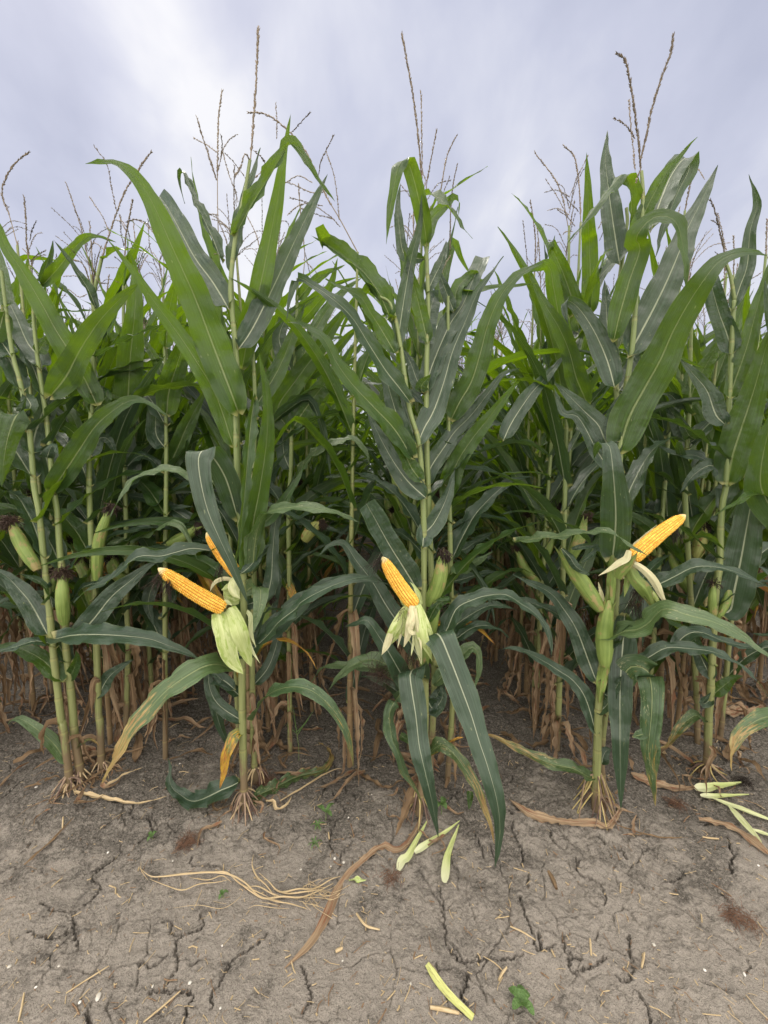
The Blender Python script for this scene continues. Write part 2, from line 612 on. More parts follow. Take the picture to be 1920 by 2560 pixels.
def stalk_mat(name, top=(.14, .19, .065), bot=(.18, .20, .08), base=(.15, .10, .065), zlo=.12, zhi=.5, spot=.5):
    m, t, o = new_mat(name)
    uv, u, v = uv_parts(t)          # u counts nodes
    geo = t.nodes.new('ShaderNodeNewGeometry')
    sp = t.nodes.new('ShaderNodeSeparateXYZ')
    t.links.new(geo.outputs['Position'], sp.inputs[0])
    uvr, rnd = rand_vec(t, uv)
    z = sp.outputs[2]
    zz = mathn(t, 'ADD', z, mathn(t, 'MULTIPLY', rnd, .2))
    fib = noise(t, stretch(t, uvr, .8, 26), 1.0, 2, .6)
    blo = noise(t, stretch(t, uvr, 2.2, 3), 1.0, 3, .6)
    c = mixc(t, mapr(t, z, .5, 1.3), bot, top)
    c = mixc(t, mapr(t, fib.outputs[0], .4, .7, 0, .45), c, (.30, .34, .13))
    low = mathn(t, 'ADD', mapr(t, zz, zlo, zhi, 1, 0), mathn(t, 'MULTIPLY', mathn(t, 'SUBTRACT', blo.outputs[0], .5), 1.4))
    c = mixc(t, mapr(t, low, .35, .75, 0, .85), c, base)
    sp2 = noise(t, stretch(t, uvr, 5, 5), 1.0, 2, .5)
    c = mixc(t, mapr(t, sp2.outputs[0], .68, .74, 0, spot), c, (.10, .055, .03))
    fr = mathn(t, 'FRACT', u)
    ring = mathn(t, 'ADD', mapr(t, fr, .0, .035, 1, 0), mapr(t, fr, .965, 1.0, 0, 1))
    c = mixc(t, mathn(t, 'MULTIPLY', ring, .4), c, (.30, .27, .10))
    ring2 = mathn(t, 'MULTIPLY', mapr(t, fr, .03, .045), mapr(t, fr, .05, .075, 1, 0))
    c = mixc(t, mathn(t, 'MULTIPLY', ring2, .45), c, (.13, .09, .035))
    b = principled(t, c, .45, .45, bump(t, fib.outputs[0], .3, .002))
    t.links.new(b.outputs[0], o.inputs[0])
    return m


def plain_mat(name, c0, c1, scale=30, rough=.7, spec=.3, bmp=.0, coord='Object'):
    m, t, o = new_mat(name)
    tcn = t.nodes.new('ShaderNodeTexCoord')
    vec, rnd = rand_vec(t, tcn.outputs[coord])
    nz = noise(t, vec, scale, 3, .6)
    c = mixc(t, mapr(t, mathn(t, 'ADD', nz.outputs[0], mathn(t, 'MULTIPLY', mathn(t, 'SUBTRACT', rnd, .5), .35)), .3, .7), c0, c1)
    b = principled(t, c, rough, spec, bump(t, nz.outputs[0], bmp, .002) if bmp else None)
    t.links.new(b.outputs[0], o.inputs[0])
    return m


M = {}
M['leaf'] = leaf_mat('corn_leaf', (.015, .042, .009), (.029, .070, .015), (.20, .33, .012), .34)
M['leafy'] = leaf_mat('corn_leaf_fresh', (.020, .052, .006), (.036, .084, .011), (.20, .34, .006), .40)
M['leafd'] = leaf_mat('corn_leaf_blue_green', (.017, .038, .021), (.033, .061, .036), (.13, .24, .02), .22, rib=(.34, .38, .26))
M['leafp'] = leaf_mat('corn_leaf_pale', (.050, .085, .036), (.09, .14, .062), (.14, .26, .04), .25, spots=.3)
M['leafs'] = leaf_mat('corn_leaf_speckled', (.030, .062, .028), (.055, .10, .04), (.12, .22, .03), .22, spots=.55, dry=(.55, 1.6))
M['leaft'] = leaf_mat('corn_leaf_yellow_tip', (.045, .085, .035), (.08, .13, .05), (.16, .24, .03), .22, dry=(.28, 1.0), drycols=((.36, .30, .11), (.30, .18, .07)))
M['leafr'] = leaf_mat('corn_leaf_rusty', (.05, .09, .02), (.10, .15, .03), (.25, .25, .03), .22, dry=(-.5, .9), drycols=((.52, .35, .03), (.30, .10, .045)))
M['leafb'] = leaf_mat('corn_leaf_brown_edge', (.035, .068, .025), (.06, .10, .035), (.14, .22, .03), .22, dry=(.2, 1.1), spots=.8, drycols=((.33, .26, .09), (.20, .11, .05)))
M['dry'] = fibre_mat('dry_leaf', (.11, .070, .040), (.28, .192, .108), (.22, .13, .06), .2, .75)
M['dry2'] = fibre_mat('dry_leaf_pinkish', (.15, .100, .062), (.40, .298, .185), (.26, .15, .08), .15, .75, blotch=(.20, .09, .05))
M['straw'] = fibre_mat('straw', (.34, .25, .13), (.60, .48, .30), None, rough=.7)
M['husk'] = fibre_mat('green_husk', (.36, .44, .15), (.60, .66, .34), (.45, .55, .18), .22, .5, blotch=(.30, .40, .10), bf=.6)
M['huskw'] = fibre_mat('pale_husk', (.46, .45, .25), (.70, .68, .45), (.6, .55, .35), .22, .55, blotch=(.62, .45, .30), bf=.2)
M['huskg'] = fibre_mat('bright_husk_strip', (.42, .48, .20), (.72, .74, .48), (.5, .55, .2), .2, .5)
M['peel'] = fibre_mat('peeled_husk', (.36, .45, .14), (.62, .66, .32), (.5, .55, .2), .2, .5, base=(.64, .66, .45))
M['yellowpiece'] = fibre_mat('yellow_green_leaf_piece', (.40, .43, .12), (.56, .58, .25), None, rough=.6, blotch=(.34, .33, .12), bf=.4)
M['ear'] = fibre_mat('ear_husk', (.10, .155, .032), (.20, .27, .07), None, rough=.5, sy=26, blotch=(.24, .20, .08), bf=.45)
M['eary'] = fibre_mat('ear_husk_yellowing', (.20, .23, .06), (.32, .32, .11), None, rough=.55, sy=26, blotch=(.22, .12, .05), bf=.5)
M['stalk'] = stalk_mat('corn_stalk')
M['stalkdry'] = stalk_mat('corn_stalk_yellowed', (.17, .20, .07), (.23, .20, .085), (.20, .13, .075), .3, 1.0, .6)
M['silk'] = plain_mat('brown_silk', (.016, .011, .008), (.045, .027, .018), 60, .6)
M['silkr'] = plain_mat('rusty_silk', (.085, .045, .030), (.17, .095, .060), 60, .65)
M['tassel'] = plain_mat('tassel', (.12, .098, .070), (.25, .205, .15), 90, .75)
M['rooty'] = plain_mat('brace_root_yellow', (.30, .24, .09), (.46, .38, .17), 40, .6)
M['rootp'] = plain_mat('brace_root_purple', (.11, .070, .058), (.30, .22, .15), 14, .65)
M['pebble'] = plain_mat('pale_pebble', (.45, .43, .38), (.72, .70, .65), 60, .8, bmp=.3)
M['weed'] = leaf_mat('weed_leaf', (.07, .14, .035), (.11, .20, .06), (.15, .32, .04), .25, rib=(.14, .22, .08))
M['weedstem'] = plain_mat('weed_stem', (.10, .16, .05), (.18, .24, .09), 40)


def cob_mat():
    m, t, o = new_mat('corn_kernels')
    uv, u, v = uv_parts(t)
    fl = t.nodes.new('ShaderNodeVectorMath')
    fl.operation = 'FLOOR'
    sc = t.nodes.new('ShaderNodeVectorMath')
    sc.operation = 'MULTIPLY'
    t.links.new(uv, sc.inputs[0])
    sc.inputs[1].default_value = (40, 16, 1)
    t.links.new(sc.outputs[0], fl.inputs[0])
    wn = t.nodes.new('ShaderNodeTexWhiteNoise')
    wn.noise_dimensions = '2D'
    t.links.new(fl.outputs[0], wn.inputs['Vector'])
    c = mixc(t, wn.outputs['Value'], (.76, .37, .030), (.92, .60, .10))
    # each kernel has a paler crown and a deeper orange rim
    fr = t.nodes.new('ShaderNodeVectorMath')
    fr.operation = 'FRACTION'
    t.links.new(sc.outputs[0], fr.inputs[0])
    s2 = t.nodes.new('ShaderNodeSeparateXYZ')
    t.links.new(fr.outputs[0], s2.inputs[0])
    dv = mathn(t, 'ABSOLUTE', mathn(t, 'SUBTRACT', s2.outputs[1], .5))
    c = mixc(t, mapr(t, dv, .30, .48), c, (.38, .13, .008))
    c = mixc(t, mapr(t, u, .90, .97), c, (.66, .56, .30))
    b = principled(t, c, .32, .5)
    b.inputs['Subsurface Weight'].default_value = .15
    b.inputs['Subsurface Radius'].default_value = (.004, .002, .0005)
    b.inputs['Subsurface Scale'].default_value = 1.0
    t.links.new(b.outputs[0], o.inputs[0])
    return m


M['cob'] = cob_mat()


def soil_mat():
    m, t, o = new_mat('dry_soil')
    geo = t.nodes.new('ShaderNodeNewGeometry')
    pos = geo.outputs['Position']
    big = noise(t, stretch(t, pos, 1, 1), 2.2, 4, .6, .4)
    mid = noise(t, pos, 11, 4, .6)
    sm = noise(t, pos, 42, 4, .65, .3)
    fine = noise(t, pos, 120, 4, .7)
    grain = noise(t, pos, 420, 2, .6)
    f = mathn(t, 'ADD', mathn(t, 'MULTIPLY', big.outputs[0], .55), mathn(t, 'MULTIPLY', mid.outputs[0], .45))
    sy = t.nodes.new('ShaderNodeSeparateXYZ')
    t.links.new(pos, sy.inputs[0])
    crust = mapr(t, sy.outputs[1], .90, 1.75, .075, -.15)    # the open headland has a paler dry crust than the soil in the rows
    f = mathn(t, 'ADD', f, crust)
    c = mixc(t, mapr(t, mathn(t, 'ADD', f, mathn(t, 'MULTIPLY', mathn(t, 'SUBTRACT', sm.outputs[0], .5), .35)), .43, .57), (.100, .091, .080), (.268, .243, .212))
    c = mixc(t, mapr(t, fine.outputs[0], .42, .66, 0, .65), c, (.305, .276, .238))
    c = mixc(t, mapr(t, grain.outputs[0], .56, .68, 0, .6), c, (.38, .35, .305))
    c = mixc(t, mapr(t, grain.outputs[0], .44, .34, 0, .6), c, (.075, .065, .054))
    h = mathn(t, 'ADD', mathn(t, 'ADD', mathn(t, 'MULTIPLY', sm.outputs[0], 1.6), mathn(t, 'MULTIPLY', fine.outputs[0], 1.0)), mathn(t, 'MULTIPLY', grain.outputs[0], .35))
    b = principled(t, c, .95, .15, bump(t, h, 1.0, .009))
    t.links.new(b.outputs[0], o.inputs[0])
    return m


M['soil'] = soil_mat()

# ------------------------------------------------------------ ground: one sheet to the horizon, finely meshed where it is near
CRACKS = [   # drying cracks read off the photograph: pixel path, half width in m
    ("G4 500,0 440,50 395,85 430,130 380,200 320,250 325,330 340,400", .0045),
    ("G4 1160,330 1090,385 1010,440 960,530 918,600 915,660", .0075),
    ("G4 640,590 760,575 825,600 805,660 795,726", .0065),
    ("G4 870,240 870,310 775,350 760,420 770,470 715,560 745,590", .0040),
    ("G4 700,285 745,290 740,340 870,320", .0030),
    ("G4 180,200 230,235 320,240", .0030),
    ("G4 120,330 180,355 270,345 300,310", .0030),
    ("G4 400,620 375,680 395,726", .0040),
    ("G4 600,455 660,475 720,430", .0030),
    ("G4 1300,470 1330,540 1340,620 1300,680", .0025),
    ("G5 830,0 840,70 915,105 950,170 945,215", .0050),
    ("G5 240,130 250,200 265,300 275,380 330,440 430,445 540,440 600,420", .0052),
    ("G5 585,170 610,260 640,330 650,390 690,410 740,385", .0046),
    ("G5 668,335 680,400 690,410", .0060),
    ("G5 770,330 785,410 850,435 790,440", .0042),
    ("G5 360,490 355,550 330,585 360,640", .0045),
    ("G5 1205,115 1265,100 1300,60", .0035),
    ("G5 1060,340 1062,410 1080,470 1050,540 1000,520", .0042),
    ("G5 1510,0 1495,40 1505,80", .0045),
    ("G5 1440,150 1500,200", .0030),
    ("G5 620,70 625,130", .0035),
    ("G5 1090,580 1140,660 1150,726", .0035),
    ("G5 800,450 810,500 880,480 960,440", .0030),
    ("G1 10,600 90,540 160,480", .0060),
    ("G1 215,435 270,385 335,340", .0065),
    ("G1 1230,360 1290,290 1370,200 1400,160", .0065),
    ("G1 870,640 850,700 870,740 960,745 1000,820 1050,770", .0040),
    ("G1 960,720 970,770 1005,825", .0055),
    ("G1 895,905 960,850 1000,825", .0040),
    ("G1 600,1080 680,1030 760,985", .0060),
    ("G1 1110,540 1150,480 1200,430", .0060),
    ("G1 1050,600 1000,640", .0060),
    ("G1 1245,980 1240,1030 1290,1050 1340,1040 1450,1060", .0040),
    ("G1 1285,870 1310,920", .0045),
    ("G1 130,970 180,920 210,880", .0040),
    ("G2 445,500 450,560", .0080),
    ("G2 500,380 515,450 510,490", .0075),
    ("G2 500,560 510,600 550,650 580,710 520,760 490,820 475,900 510,960", .0045),
    ("G2 620,570 640,610 560,650", .0028),
    ("G2 640,880 560,960 540,1070", .0040),
    ("G2 1380,580 1340,560 1280,590 1240,640", .0040),
    ("G2 1420,840 1460,930 1480,1000", .0035),
    ("G2 1660,460 1650,510 1600,530", .0060),
    ("G2 1630,680 1659,720", .0070),
    ("G2 350,130 440,140 450,180", .0040),
    ("G2 770,290 810,230", .0050),
    ("G2 690,400 770,370 860,380", .0032),
    ("G3 250,820 260,870 300,915", .0060),
    ("G3 10,760 0,830 40,900 70,960 60,1040", .0050),
    ("G3 430,1000 420,1060 430,1089", .0055),
    ("G3 545,850 590,880 600,910", .0050),
    ("G3 1390,850 1410,930 1440,990 1410,1050", .0065),
    ("G3 1250,710 1270,760 1240,780", .0040),
    ("G3 1160,650 1200,680", .0035),
    ("G3 1300,320 1360,300 1340,240", .0080),
    ("G3 460,410 540,380", .0075),
    ("G3 590,230 640,250", .0070),
    ("G3 690,930 720,960 740,1000", .0035),
    ("G3 0,430 50,400 100,420", .0040),
]


def build_ground():
    def axis(pts):
        out_ = [pts[0][0]]
        for (a, s0), (b, s1) in zip(pts[:-1], pts[1:]):
            x = out_[-1]
            while x < b - 1e-9:
                f = (x - a) / (b - a)
                x += s0 * (s1 / s0) ** f
                out_.append(min(x, b) if x < b else b)
        return np.array(out_)
    xp = axis([(0, .0024), (1.5, .0028), (2.2, .007), (4, .03), (9, .25), (40, 4), (400, 60), (1500, 200)])
    xs = np.concatenate([-xp[:0:-1], xp])
    ys = axis([(-30, 5), (.2, .2), (.72, .0023), (1.75, .0030), (2.6, .006), (5, .03), (12, .2), (60, 5), (400, 50), (2200, 250)])
    Xg, Yg = np.meshgrid(xs, ys, indexing='xy')
    near = (np.abs(Xg) < 4.2) & (Yg > .3) & (Yg < 6)
    Zg = gz(Xg, Yg)
    fade = np.clip((14 - np.hypot(Xg, Yg)) / 8, 0, 1)
    Zg = Zg * fade
    x, y = Xg[near], Yg[near]
    # crumbs and clods
    c = np.zeros_like(x)
    for k, (fq, am) in enumerate(((14, .009), (34, .0052), (80, .0034), (170, .0020))):
        c += am * (vnoise(x * fq, y * fq, 20 + k) - .5)
    patch = vnoise(x * 3.3, y * 3.3, 41)
    c *= .55 + 1.1 * patch
    clod = vnoise(x * 60, y * 60, 55)
    c += .006 * np.clip(clod - .74, 0, 1) / .26 * (vnoise(x * 4, y * 4, 56) > .5)
    # network of fine cracks: edges between jittered cells
    wx = x + .007 * (vnoise(x * 70, y * 70, 65) - .5) + .022 * (vnoise(x * 22, y * 22, 61) - .5) + .03 * (vnoise(x * 9, y * 9, 62) - .5)
    wy = y + .007 * (vnoise(x * 70, y * 70, 66) - .5) + .022 * (vnoise(x * 22, y * 22, 63) - .5) + .03 * (vnoise(x * 9, y * 9, 64) - .5)
    for cell, half, dep, thr, sd in ((.13, .0011, .010, .45, 71), (.055, .0009, .005, .47, 72), (.30, .0013, .012, .52, 73)):
        gx, gy = wx / cell, wy / cell
        ix, iy = np.floor(gx), np.floor(gy)
        f1 = np.full(len(x), 9.0)
        f2 = np.full(len(x), 9.0)
        for a in (-1, 0, 1):
            for b in (-1, 0, 1):
                jx = ix + a + .15 + .7 * _hash(ix + a, iy + b, sd)
                jy = iy + b + .15 + .7 * _hash(ix + a, iy + b, sd + 100)
                d = np.hypot(gx - jx, gy - jy)
                f2 = np.minimum(f2, np.maximum(f1, d))
                f1 = np.minimum(f1, d)
        e = (f2 - f1) * cell * .5
        on = np.clip((vnoise(x * 5.5, y * 5.5, sd + 7) - thr) / .12, 0, 1)
        on *= np.clip((vnoise(x * 15, y * 15, sd + 8) - .25) / .15, 0, 1)
        c -= dep * on * np.exp(-(e / half) ** 3)
    for path, half in CRACKS:
        P = np.array([ground_at(p, float(gz(*ground_at(p)[:2])))[:2] for p in px(path)])
        seg = []
        rs = random.Random(hash(path) & 0xffff if False else len(path) * 131 + int(half * 1e5))
        S, _ = spline(np.c_[P, np.zeros(len(P))], max(6, int(len(P) * 13)))
        S = S[:, :2]
        S[1:-1] += np.array([[rs.uniform(-1, 1), rs.uniform(-1, 1)] for _ in range(len(S) - 2)]) * .0052
        lo, hi = S.min(0) - .03, S.max(0) + .03
        sel = np.nonzero((x > lo[0]) & (x < hi[0]) & (y > lo[1]) & (y < hi[1]))[0]
        if not len(sel):
            continue
        q = np.c_[x[sel], y[sel]]
        best = np.full(len(sel), 9.0)
        wbest = np.zeros(len(sel))
        n = len(S)
        for i in range(n - 1):
            a, b = S[i], S[i + 1]
            ab = b - a
            tt = np.clip(((q - a) @ ab) / max(ab @ ab, 1e-12), 0, 1)
            d = np.hypot(*(q - a - tt[:, None] * ab).T)
            up_ = d < best
            best[up_] = d[up_]
            wbest[up_] = math.sin(math.pi * min(max((i + .5) / (n - 1), .04), .96)) ** .5 * rs.uniform(.6, 1.25)
        h = half * wbest * .15
        c[sel] -= np.minimum(.05, .022 + half * 3.2) * np.exp(-(best / np.maximum(h, .0011)) ** 4)
    Zg[near] += c
    P = np.stack([Xg, Yg, Zg], -1)
    mb = MB()
    mb.grid(P, np.stack([Xg, Yg], -1))
    g = link('ground', mb.mesh('ground', M['soil']))
    tag(g, 'dry cracked grey brown soil of the field headland', 'ground', kind='structure')


build_ground()

# ------------------------------------------------------------ pieces of a corn plant (each returns a mesh builder)
def gen_stalk(P, r0=.0135, r1=.005, nodes=.155, k=10, zbase=None):
    """tapered stalk with swollen nodes; P path"""
    n = max(24, int(np.linalg.norm(np.diff(P, axis=0), axis=1).sum() / .0125))
    S, tp = spline(P, n)
    l = np.concatenate([[0], np.cumsum(np.linalg.norm(np.diff(S, axis=0), axis=1))])
    u = l / nodes * (1 - .12 * tp) + .35
    fr = u % 1
    d = np.minimum(fr, 1 - fr)
    r = r0 + (r1 - r0) * tp ** 1.2
    r = r * (1 + .07 * np.exp(-(d / .05) ** 2)) * (1.03 + .07 * (fr - .5))
    mb = MB()
    tube(mb, S, r, k, uv=u)
    return mb, S, u


def gen_leaf(P, w, mode='f', roll=0, fold=.22, ruff=.005, ridge=None, kind='leaf', seed=1, step=.018, lam=.11, vv=VV, dmax=60, curl=0.0):
    L_ = np.linalg.norm(np.diff(P, axis=0), axis=1).sum() * 1.08
    n = int(min(dmax, max(12, L_ / step)))
    S, tp = spline(P, n)
    t, side, nn = blade_frame(S, tp, mode, roll, ridge)
    mb = MB()
    ribbon(mb, S, side, nn, w, fold, ruff, kind, random.Random(seed), vv=vv, lam=lam, curl=curl)
    return mb


def spikelets(mb, S, dens=.0042, ln=.0095, wd=.0016, ang=.42, rs=None, both=2, mi=0, k=3):
    rs = rs or random.Random(2)
    l = np.concatenate([[0], np.cumsum(np.linalg.norm(np.diff(S, axis=0), axis=1))])
    t, n, b = frames(S)
    m = int(l[-1] / dens)
    for i in range(m):
        d = l[-1] * (i + rs.random()) / m
        p = np.array([np.interp(d, l, S[:, j]) for j in range(3)])
        q = min(len(S) - 1, int(np.searchsorted(l, d)))
        for s in range(both):
            ph = rs.uniform(0, 6.28)
            o = math.cos(ph) * n[q] + math.sin(ph) * b[q]
            a = rs.uniform(.6, 1.3) * ang
            dr = t[q] * math.cos(a) + o * math.sin(a)
            L_ = ln * rs.uniform(.7, 1.25)
            Q = np.array([p, p + dr * L_ * .45, p + dr * L_])
            tube(mb, Q, np.array([wd * .35, wd, wd * .15]), k, mi)


def gen_spike(P, r=.0016, thick=1.0, seed=1, bare=.0, dens=.0042, n=26, k=3):
    S, _ = spline(P, n)
    mb = MB()
    tube(mb, S, np.linspace(r, r * .45, n), 4)
    i0 = int(n * bare)
    spikelets(mb, S[i0:], dens, .0095 * thick, .0017 * thick, .40, random.Random(seed), 2, k=k)
    return mb


def gen_silk(P0, dirv, n=70, ln=.05, spread=.6, rs=None, r=.0006, steps=7, grav=.25, k=3):
    rs = rs or random.Random(3)
    mb = MB()
    dirv = np.asarray(dirv, float) / np.linalg.norm(dirv)
    for i in range(n):
        d = nrm(dirv + spread * np.array([rs.gauss(0, 1), rs.gauss(0, 1), rs.gauss(0, 1)]) * .6)
        p = np.asarray(P0, float) + .006 * np.array([rs.gauss(0, 1), rs.gauss(0, 1), rs.gauss(0, 1)])
        pts = [p]
        L_ = ln * rs.uniform(.5, 1.2)
        for s in range(steps):
            d = nrm(d + .45 * np.array([rs.gauss(0, 1), rs.gauss(0, 1), rs.gauss(0, 1)]) * .6 + np.array([0, 0, -grav * .4]))
            p = p + d * L_ / steps
            pts.append(p)
        tube(mb, np.array(pts), r, k)
    return mb


def gen_ear(A, B, r=.024, seed=1, k=26, n=26, flags=True):
    """closed green ear in its husk from base A to tip B"""
    rs = random.Random(seed)
    A, B = np.asarray(A, float), np.asarray(B, float)
    bend = np.cross(B - A, [rs.uniform(-1, 1), rs.uniform(-1, 1), rs.uniform(-1, 1)]) * .08
    S, _ = spline([A, (A + B) / 2 + bend, B], n)
    s = np.linspace(0, 1, n)
    prof = np.interp(s, [0, .06, .2, .45, .68, .84, .94, 1], [.55, .74, .94, 1.0, .92, .70, .44, .16])
    t, nv, bv = frames(S)
    a = np.linspace(0, 2 * math.pi, k, endpoint=False)
    mb = MB()
    f = rs.uniform(0, 6)
    # overlapping husk leaves: stepped radius round the ear, edges running slantwise up
    aa = a[None] + 1.3 * s[:, None]
    layer = ((aa * 3 / (2 * math.pi) + f) % 1)
    R = r * prof[:, None] * (1 + .075 * layer + .03 * np.sin(aa * 9 + f))
    G = S[:, None] + R[..., None] * (np.cos(a)[None, :, None] * nv[:, None] + np.sin(a)[None, :, None] * bv[:, None])
    mb.grid(G, np.stack(np.broadcast_arrays(s[:, None], (a / 6.283)[None] * 1.0), -1), wrap=True)
    ax = nrm((B - A)[None])[0]
    if flags:
        for i in range(3):       # loose husk tips round the opening
            ph = rs.uniform(0, 6.28)
            o = math.cos(ph) * nv[-4] + math.sin(ph) * bv[-4]
            p0 = S[int(n * .62)] + o * r * .86
            p1 = S[int(n * .85)] + o * r * .72
            p2 = S[-1] + o * r * rs.uniform(.35, .9) + ax * rs.uniform(.0, .03)
            Q, tp = spline([p0, p1, p2], 9)
            tt = nrm(np.gradient(Q, axis=0))
            nn = np.repeat(o[None], 9, 0)
            side = nrm(np.cross(nn, tt))
            ribbon(mb, Q, side, nn, r * 1.15, -.45, .001, 'husk', rs, vv=np.array([-1, -.5, 0, .5, 1]))
    return mb


def gen_cob(A, B, r=.0245, rows=16, per=40):
    k, n = rows * 7, per * 5 + 1
    A, B = np.asarray(A, float), np.asarray(B, float)
    s = np.linspace(0, 1, n)
    bend = nrm(np.cross(B - A, [0.2, 1, .1])[None])[0] * np.linalg.norm(B - A) * .025
    S = A + (B - A) * s[:, None] + bend * np.sin(s * math.pi)[:, None]
    t, nv, bv = frames(S)
    a = np.linspace(0, 2 * math.pi, k, endpoint=False)
    prof = np.interp(s, [0, .04, .15, .4, .7, .86, .93, .97, 1], [.72, .95, 1.03, 1.0, .88, .70, .50, .28, .06])
    wob = .35 * np.sin(s * 7)[:, None]
    ca = a[None] * rows / (2 * math.pi) + wob * .25
    row = np.floor(ca)
    p = ca % 1
    sh = ((row % 2) * .5)
    cu = s[:, None] * per + sh
    q = cu % 1
    jit = _hash(row, np.floor(cu), 5)
    h = (1 - np.abs(2 * p - 1) ** 3.2) * (1 - np.abs(2 * q - 1) ** 3.0)
    amp = np.interp(s, [0, .88, .95, 1], [1, 1, .75, .3])[:, None]
    R = r * prof[:, None] + (.0052 * h * (.85 + .3 * jit) - .0032) * amp
    G = S[:, None] + R[..., None] * (np.cos(a)[None, :, None] * nv[:, None] + np.sin(a)[None, :, None] * bv[:, None])
    mb = MB()
    mb.grid(G, np.stack(np.broadcast_arrays(s[:, None], (ca / rows)), -1), wrap=True)
    return mb


# ------------------------------------------------------------ a whole plant grown at random (for the field behind)
AZ = {}


def grow(seed, H=2.15, detail=2, lean=None, ears=1, drylow=True, azim=None, zmin=.3, tassel=True, leafn=None, wfac=1.0, top=.97):
    """-> list of (part name, mesh builder, material key, [sub-parts]) in local metres, stalk foot at the origin"""
    rs = random.Random(seed)
    parts = []
    lx, ly = (rs.gauss(0, .05), rs.gauss(0, .05)) if lean is None else lean
    Pst = np.array([[0, 0, -.01], [lx * .15, ly * .15, H * .3], [lx * .5, ly * .5, H * .65], [lx, ly, H]])
    st, S, u = gen_stalk(Pst, .0125 * rs.uniform(.85, 1.1), .0045, k=10 if detail > 1 else 6 if detail else 4)
    if detail == 0:
        st = MB()
        S2, _ = spline(Pst, 8)
        tube(st, S2, np.linspace(.0125, .005, 8), 4, uv=np.linspace(0, 12, 8))
    parts.append(('stalk', st, 'stalk' if rs.random() < .55 else 'stalkdry', []))
    AZ[seed] = None
    pos = lambda z: np.array([np.interp(z, S[:, 2], S[:, 0]), np.interp(z, S[:, 2], S[:, 1]), z])
    az0 = rs.uniform(0, 6.28) if azim is None else azim
    AZ[seed] = az0
    nl = leafn or rs.randint(13, 15)
    vv = VV if detail > 1 else (np.array([-1, -.5, -.08, .08, .5, 1]) if detail == 1 else np.array([-1., 0, 1.]))
    ez = rs.uniform(.72, .95)
    for i in range(nl):
        f = i / (nl - 1)
        z = zmin + (H * top - zmin) * f ** .92
        p0 = pos(z)
        az = az0 + math.pi * (i % 2) + rs.gauss(0, .35)
        big = math.sin(math.pi * (.16 + .74 * f)) ** .7
        Ln = (.48 + .34 * big) * rs.uniform(.85, 1.1)
        th0 = math.radians(rs.uniform(18, 36) - 12 * f)
        th1 = math.radians(rs.uniform(65, 150) - 68 * f ** 1.3 + rs.choice((0, 0, 0, 40)))
        pw = rs.uniform(1.1, 2.4)
        kink = rs.random() < .22
        ks = rs.uniform(.45, .75)
        n = 9 if detail else 7
        pts, d = [p0], np.array([math.cos(az), math.sin(az)])
        cur = 0.0
        for j in range(1, n + 1):
            s = (j - .5) / n
            th = th0 + (th1 - th0) * s ** pw + (math.radians(75) if kink and s > ks else 0)
            th = min(th, math.radians(172))
            cur += rs.gauss(0, .05)
            dd = np.array([math.cos(az + cur), math.sin(az + cur)])
            pts.append(pts[-1] + Ln / n * np.array([dd[0] * math.sin(th), dd[1] * math.sin(th), math.cos(th)]))
        pts = np.array(pts)
        nn_ = 26 if detail > 1 else 15 if detail == 1 else 8
        Q, tp = spline(pts, nn_)
        t = nrm(np.gradient(Q, axis=0))
        sd = np.array([-math.sin(az), math.cos(az), 0])
        side = nrm(sd[None] - t * (t @ sd)[:, None])
        nv = np.cross(t, side)
        tw = np.radians(rs.gauss(0, 18) + rs.gauss(0, 48) * tp ** 1.3)[:, None]
        side, nv = side * np.cos(tw) + nv * np.sin(tw), nv * np.cos(tw) - side * np.sin(tw)
        sg = 1 if nv[:, 2].mean() > 0 else -1
        mb = MB()
        wd = (.052 + .027 * big) * rs.uniform(.85, 1.12) * wfac
        ribbon(mb, Q, side, nv * sg, wd, rs.uniform(.12, .6), rs.uniform(.004, .010), 'leaf', rs, vv=vv)
        dead = z < .5 and drylow and rs.random() < .22
        mk_ = 'leafr' if dead else rs.choice(('leaf', 'leafy', 'leafd', 'leafy') if f > .55 else ('leafd', 'leaf', 'leafd'))
        parts.append(('leaf', mb, mk_, []))
    if drylow:
        for i in range(rs.randint(8, 11)):
            z = rs.uniform(.10, .72)
            p0 = pos(z)
            az = rs.uniform(0, 6.28)
            d = np.array([math.cos(az), math.sin(az), 0])
            Ln = rs.uniform(.22, .42)
            p1 = p0 + d * rs.uniform(.02, .07) + np.array([0, 0, .02])
            p2 = p1 + d * rs.uniform(.0, .05) - np.array([0, 0, Ln * .5])
            p3 = p2 + d * rs.uniform(-.03, .08) - np.array([0, 0, min(Ln * .5, max(.0, p2[2] - .01))])
            Q, tp = spline([p0, p1, p2, p3], 16 if detail else 6)
            t = nrm(np.gradient(Q, axis=0))
            sd = np.array([-d[1], d[0], 0])
            side = nrm(sd[None] - t * (t @ sd)[:, None])
            tw = (rs.gauss(0, .8) * tp)[:, None]
            nv = np.cross(t, side)
            side, nv = side * np.cos(tw) + nv * np.sin(tw), nv * np.cos(tw) - side * np.sin(tw)
            mb = MB()
            ribbon(mb, Q, side, nv, rs.uniform(.025, .05), rs.uniform(.5, 1.1), .009, 'leaf', rs, vv=vv, lam=.06)
            parts.append(('dry_leaf', mb, rs.choice(('dry', 'dry2', 'dry2')), []))
